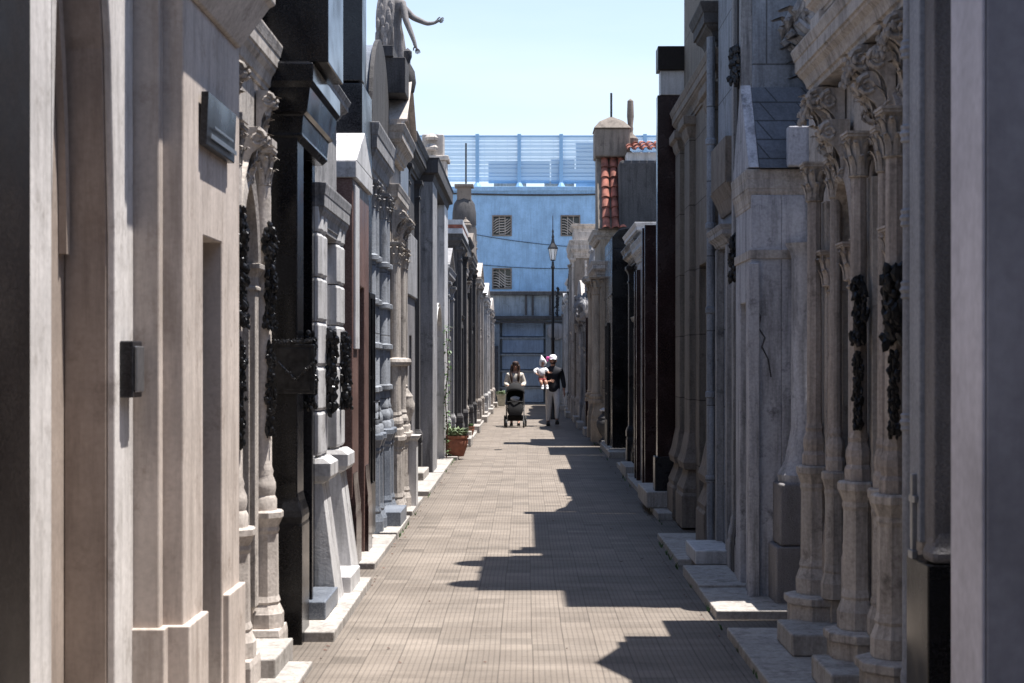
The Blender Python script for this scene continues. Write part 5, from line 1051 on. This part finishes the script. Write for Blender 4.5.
# ---- woman
wx, wy = -.25, 37.6
wom = thing('person', (wx, wy, 0), 'woman with long brown hair and a cream sweater pushing the black stroller', 'person', 'people walking in the alley')
V = [((wx, wy, .88), (.15, .10))]; E = []
chain(V, E, 0, [((wx, wy, 1.02), (.11, .08)), ((wx, wy, 1.18), (.135, .09)), ((wx, wy, 1.29), (.125, .075)), ((wx, wy, 1.375), .046), ((wx+.01, wy-.02, 1.43), (.055, .065)), ((wx+.012, wy-.03, 1.50), (.07, .085)), ((wx+.01, wy-.025, 1.56), (.055, .068))])
chain(V, E, 0, [((wx-.085, wy, .80), .082), ((wx-.09, wy-.08, .46), .055), ((wx-.09, wy-.0, .12), .036), ((wx-.09, wy-.08, .05), (.038, .03)), ((wx-.09, wy-.17, .04), (.035, .022))])
chain(V, E, 0, [((wx+.085, wy, .80), .082), ((wx+.09, wy+.02, .46), .055), ((wx+.09, wy+.12, .13), .036), ((wx+.09, wy+.05, .06), (.038, .03)), ((wx+.09, wy-.04, .04), (.035, .022))])
for s in (-1, 1):
    k = chain(V, E, 3, [((wx+s*.155, wy, 1.28), .045), ((wx+s*.215, wy-.0, 1.05), .036), ((wx+s*.17, wy-.24, 1.0), .025)]); hand(V, E, k, (wx+s*.165, wy-.26, 1.0), (-s*.3, -1, -.2), (-s, -.2, .3), .95, .9)
skinned('body', V, E, 'skin', wom)
V = [((wx, wy, .84), (.165, .12))]; E = []
chain(V, E, 0, [((wx, wy, 1.0), (.15, .115)), ((wx, wy, 1.18), (.165, .12)), ((wx, wy, 1.30), (.145, .095)), ((wx, wy, 1.36), (.075, .075))])
for s in (-1, 1): chain(V, E, 3, [((wx+s*.165, wy, 1.275), .07), ((wx+s*.23, wy, 1.05), .068), ((wx+s*.18, wy-.20, 1.005), .052)])
skinned('sweater', V, E, 'knit', wom)
V = [((wx, wy, .85), (.155, .11))]; E = []
chain(V, E, 0, [((wx-.085, wy, .76), .095), ((wx-.09, wy-.08, .46), .068), ((wx-.09, wy-.0, .14), .05)]); chain(V, E, 0, [((wx+.085, wy, .76), .095), ((wx+.09, wy+.02, .46), .068), ((wx+.09, wy+.12, .15), .05)])
skinned('trousers', V, E, 'jeans', wom)
V = [((wx+.01, wy+.0, 1.565), (.095, .115))]; E = []
chain(V, E, 0, [((wx+.01, wy+.05, 1.46), (.085, .06)), ((wx, wy+.07, 1.3), (.1, .045)), ((wx, wy+.08, 1.12), (.08, .03))])
chain(V, E, 0, [((wx-.07, wy-.04, 1.51), .042), ((wx-.095, wy-.05, 1.38), .034), ((wx-.09, wy-.12, 1.22), .036), ((wx-.08, wy-.125, 1.08), .02)])
chain(V, E, 0, [((wx+.09, wy-.04, 1.51), .04), ((wx+.105, wy-.05, 1.38), .032), ((wx+.09, wy-.12, 1.24), .034), ((wx+.08, wy-.125, 1.1), .02)])
skinned('hair', V, E, 'hair', wom)
m = MB(); m.lathe([(.082, 0), (.086, .03), (.075, .07), (.04, .095), (.001, .1)], wx+.012, wy-.015, 16, z0=1.525, sy=1.2); m.build('hair_crown', 'hair', wom, smooth=True)
m = MB(); [m.blob((wx+.012+s*.026, wy-.108, 1.50), .009, (1.3, .6, .8), 2, 0) for s in (-1, 1)]; m.build('eyes', 'blackcloth', wom, smooth=True)
m = MB(); m.blob((wx+.012, wy-.118, 1.478), .013, (.7, 1, 1.2), 2, 0); m.build('nose', 'skin', wom, smooth=True)
for s, y in ((-1, wy-.08), (1, wy+.04)):
    m = MB(); m.loft([[(wx+s*.09+q*.04*w, y+yy, .04+zz*.038*h) for q, zz in ((-1, -.9), (1, -.9), (1, .2), (.6, 1), (-.6, 1), (-1, .2))] for yy, w, h in ((.1, .8, 1.2), (.07, 1, 1.5), (.0, 1, 1.2), (-.09, 1, .8), (-.13, .8, .6))]); m.build('shoe', 'rubber', wom, smooth=True)
# ---- stroller
px_, py_ = -.24, 36.85
st = thing('stroller', (px_, py_, 0), 'black baby stroller with a raised canopy pushed by the woman', 'stroller')
for sx, y, r in ((-.26, py_+.32, .14), (.26, py_+.32, .14), (-.21, py_-.33, .10), (.21, py_-.33, .10)):
    m = MB(); m.lathe([(r*.75, -.022), (r, -.018), (r, .018), (r*.75, .022), (r*.75, -.022)], 0, 0, 24); m.v = [(px_+sx+z, y+x, r+yy) for x, yy, z in m.v]; w = m.build('wheel', 'rubber', st, smooth=True)
    m = MB(); m.lathe([(.03, -.025), (.03, .025)], 0, 0, 12)
    for k in range(5): a = k*1.2566; m.tube([(.02*math.cos(a), .02*math.sin(a), 0), (r*.78*math.cos(a), r*.78*math.sin(a), 0)], .009, 5)
    m.v = [(px_+sx+z, y+x, r+yy) for x, yy, z in m.v]; m.build('rim', 'chrome', w)
m = MB()
for s in (-1, 1):
    m.tube([(px_+s*.23, py_+.32, .15), (px_+s*.22, py_+.02, .5), (px_+s*.21, py_+.35, .85), (px_+s*.19, py_+.48, 1.0)], .014); m.tube([(px_+s*.22, py_+.02, .5), (px_+s*.2, py_-.33, .12)], .014)
m.tube([(px_-.19, py_+.48, 1.0), (px_+.19, py_+.48, 1.0)], .017); m.tube([(px_-.23, py_+.32, .15), (px_+.23, py_+.32, .15)], .012); m.build('frame', 'iron', st, smooth=True)
m = MB(); m.loft([[(px_+q*.20*w, py_+y+k*.02, z+zz) for q, zz, k in ((-1, .1, 0), (-1, -.04, 0), (-.8, -.06, 0), (.8, -.06, 0), (1, -.04, 0), (1, .1, 0), (.8, .02, 0), (-.8, .02, 0))] for y, z, w in ((-.30, .36, .8), (-.26, .42, .95), (-.05, .45, 1), (.08, .5, 1), (.2, .7, 1.0), (.28, .92, .9))]); m.build('seat', 'blackcloth', st, smooth=True)
m = MB(); rings = []
for i in range(9):
    a = math.pi*(.02+.62*i/8); rr = .27
    rings.append([(px_+.23*math.cos(math.pi*j/12), py_+.17-rr*math.cos(a+.35)*(.35+.65*math.sin(math.pi*j/12)), .78+rr*1.15*math.sin(a+.35)*(.25+.75*math.sin(math.pi*j/12))) for j in range(13)])
m.loft(rings, cap=False, closed=False); o = m.build('canopy', 'blackcloth', st, smooth=True); so_ = o.modifiers.new('thickness', 'SOLIDIFY'); so_.thickness = .012
m = MB(); m.box(px_-.19, px_+.19, py_-.12, py_+.2, .16, .3); m.build('basket', 'blackcloth', st, bevel=.03)
m = MB(); m.loft([[(px_+q*.17*w, py_+y, z+zz) for q, zz in ((-1, 0), (1, 0), (.8, .05), (-.8, .05))] for y, z, w in ((-.32, .30, .9), (-.31, .45, 1), (-.22, .6, 1))]); m.tube([(px_-.19, py_-.22, .62), (px_, py_-.3, .64), (px_+.19, py_-.22, .62)], .018); m.build('footmuff', 'blackcloth', st, smooth=True)
m = MB(); m.blob((px_, py_+.06, .70), .10, (1.2, .8, .7), 2, .1); m.build('blanket', 'greycloth', st, smooth=True)

# ================================================================ ANGEL STATUE
ax, ay, az = -1.62, 18.35, 4.84
an = thing('angel_statue', (ax, ay, az), 'weathered stone angel in a long robe with outstretched arm, high above the left row', 'statue')
V = [((ax, ay, az+.72), (.13, .10))]; E = []
chain(V, E, 0, [((ax+.0, ay, az+.9), (.11, .085)), ((ax+.01, ay, az+1.05), (.13, .09)), ((ax+.01, ay, az+1.17), (.11, .07)), ((ax+.01, ay, az+1.24), .04), ((ax+.02, ay, az+1.30), (.055, .06)), ((ax+.03, ay, az+1.37), (.06, .07)), ((ax+.02, ay, az+1.42), .045)])
chain(V, E, 0, [((ax, ay, az+.4), (.15, .12)), ((ax, ay, az+.05), (.14, .12))])
k = chain(V, E, 3, [((ax+.13, ay-.06, az+1.13), .05), ((ax+.17, ay-.12, az+.92), .042), ((ax+.25, ay-.16, az+.72), .032), ((ax+.285, ay-.17, az+.62), .024)]); hand(V, E, k, (ax+.29, ay-.17, az+.61), (.35, 0, -1), (-1, -.2, -.2), .9, .3)
k = chain(V, E, 3, [((ax+.12, ay+.08, az+1.12), .05), ((ax+.24, ay+.12, az+1.0), .042), ((ax+.42, ay+.1, az+.92), .03), ((ax+.50, ay+.1, az+.93), .022)]); hand(V, E, k, (ax+.51, ay+.1, az+.935), (1, 0, .35), (0, -.2, 1), .9, .2)
skinned('body', V, E, 'statue', an)
m = MB(); rings = []
for z, rr, fold in ((0, .21, .035), (.08, .20, .035), (.3, .185, .03), (.55, .17, .025), (.75, .155, .018), (.88, .13, .012), (.98, .135, .008), (1.1, .14, .006), (1.17, .10, .004)):
    rr *= .82; rings.append([(ax+(rr+fold*math.sin(9*a+3*z)+fold*.6*math.sin(17*a))*math.cos(a), ay+(rr*.85+fold*math.sin(9*a+3*z))*math.sin(a), az+z) for a in [2*math.pi*j/72 for j in range(72)]])
m.loft(rings); m.build('robe', 'statue', an, smooth=True)
for s in (-1, 1):
    m = MB(); rings = []
    for i in range(12):
        f = i/11; w = .20*math.sin(math.pi*(.12+.8*f))+.02
        cx2, cz2 = ax-.04-.06*f, az+1.45-1.0*f; yy = ay+s*(.10+.16*math.sin(math.pi*f*.8))
        rings.append([(cx2-.5*w, yy, cz2), (cx2, yy+s*.03, cz2+.02), (cx2+.5*w, yy, cz2-.02), (cx2, yy-s*.02, cz2)])
    m.loft(rings)
    for k in range(26):
        f = (k+2)/28; m.blob((ax-.04-.06*f+rnd(-.08, .08), ay+s*(.13+.16*math.sin(math.pi*f*.8)), az+1.4-1.0*f), .06, (.5, .3, 1.4), 1, .1)
    m.build('wing', 'statue', an)
m = MB(); m.tube([(ax-.12, ay-.22, az-.1), (ax-.10, ay-.2, az+1.3)], .013, 8); m.build('staff', 'white', an, smooth=True)
m = MB(); m.lathe([(.068, 0), (.075, .05), (.06, .11), (.001, .13)], ax+.015, ay+.01, 14, z0=az+1.34); m.build('hair', 'statue', an, smooth=True)
# small bust beyond the angel
t = thing('stone_bust', (-1.28, 16.3, 4.3), 'small dark stone figure on the gable behind the angel', 'statue')
m = MB(); m.lathe([(.07, 0), (.09, .1), (.075, .22), (.03, .3), (.03, .33), (.045, .37), (.045, .43), (.001, .47)], -1.24, 15.85, 14, z0=4.45); m.build('figure', 'dkgrey', t, smooth=True)

m = MB(); m.lathe([(.075, 0), (.075, .006), (.06, .007), (.06, .004)], -.49, 27.3, 20); o = m.build('drain_cover', 'bronze', base=(-.49, 27.3, 0), smooth=True); tag(o, 'small round metal cover set in the paving left of the centre', 'drain cover')
# dry leaves and weeds along the edges of the paving
m = MB()
for k in range(420):
    s = random.choice((-1, 1)); y = 5+45*random.random()**1.5; x = s*(1.12+abs(random.gauss(0, .03)))-s*random.choice((0, 0, 0, rnd(0, .9)))
    if s > 0: x = x+(.0 if y < 14 else .18 if x > 1 else 0)
    a = rnd(0, 6.28); q = rnd(.006, .018); z = .004; u = Vector((math.cos(a), math.sin(a), 0))*q; w = Vector((-u.y, u.x, 0))*.5
    c = Vector((x-s*.03, y, z)); m.add([c-u, c-w+Vector((0, 0, .006)), c+u+Vector((0, 0, .004)), c+w], [(0, 1, 2, 3)])
m.build('dry_leaves', 'rust', base=(0, 20, 0), kind='stuff')
m = MB()
for k in range(60):
    s = random.choice((-1, 1)); y = rnd(7, 34); x = s*(1.16 if s < 0 else (1.19 if y < 14.5 else 1.36))-s*.015
    for j in range(7):
        a = rnd(0, 6.28); L_ = rnd(.02, .06); u = Vector((math.cos(a), math.sin(a), 0))*L_; w = Vector((-u.y, u.x, 0))*.12; c = Vector((x, y+rnd(-.03, .03), 0)); m.add([c-w, c+w, c+u*.6+Vector((0, 0, L_))], [(0, 1, 2)])
m.build('weeds', 'leaf', base=(0, 20, 0), kind='stuff')
for o in bpy.data.objects:
    if '_w' in o: del o['_w']
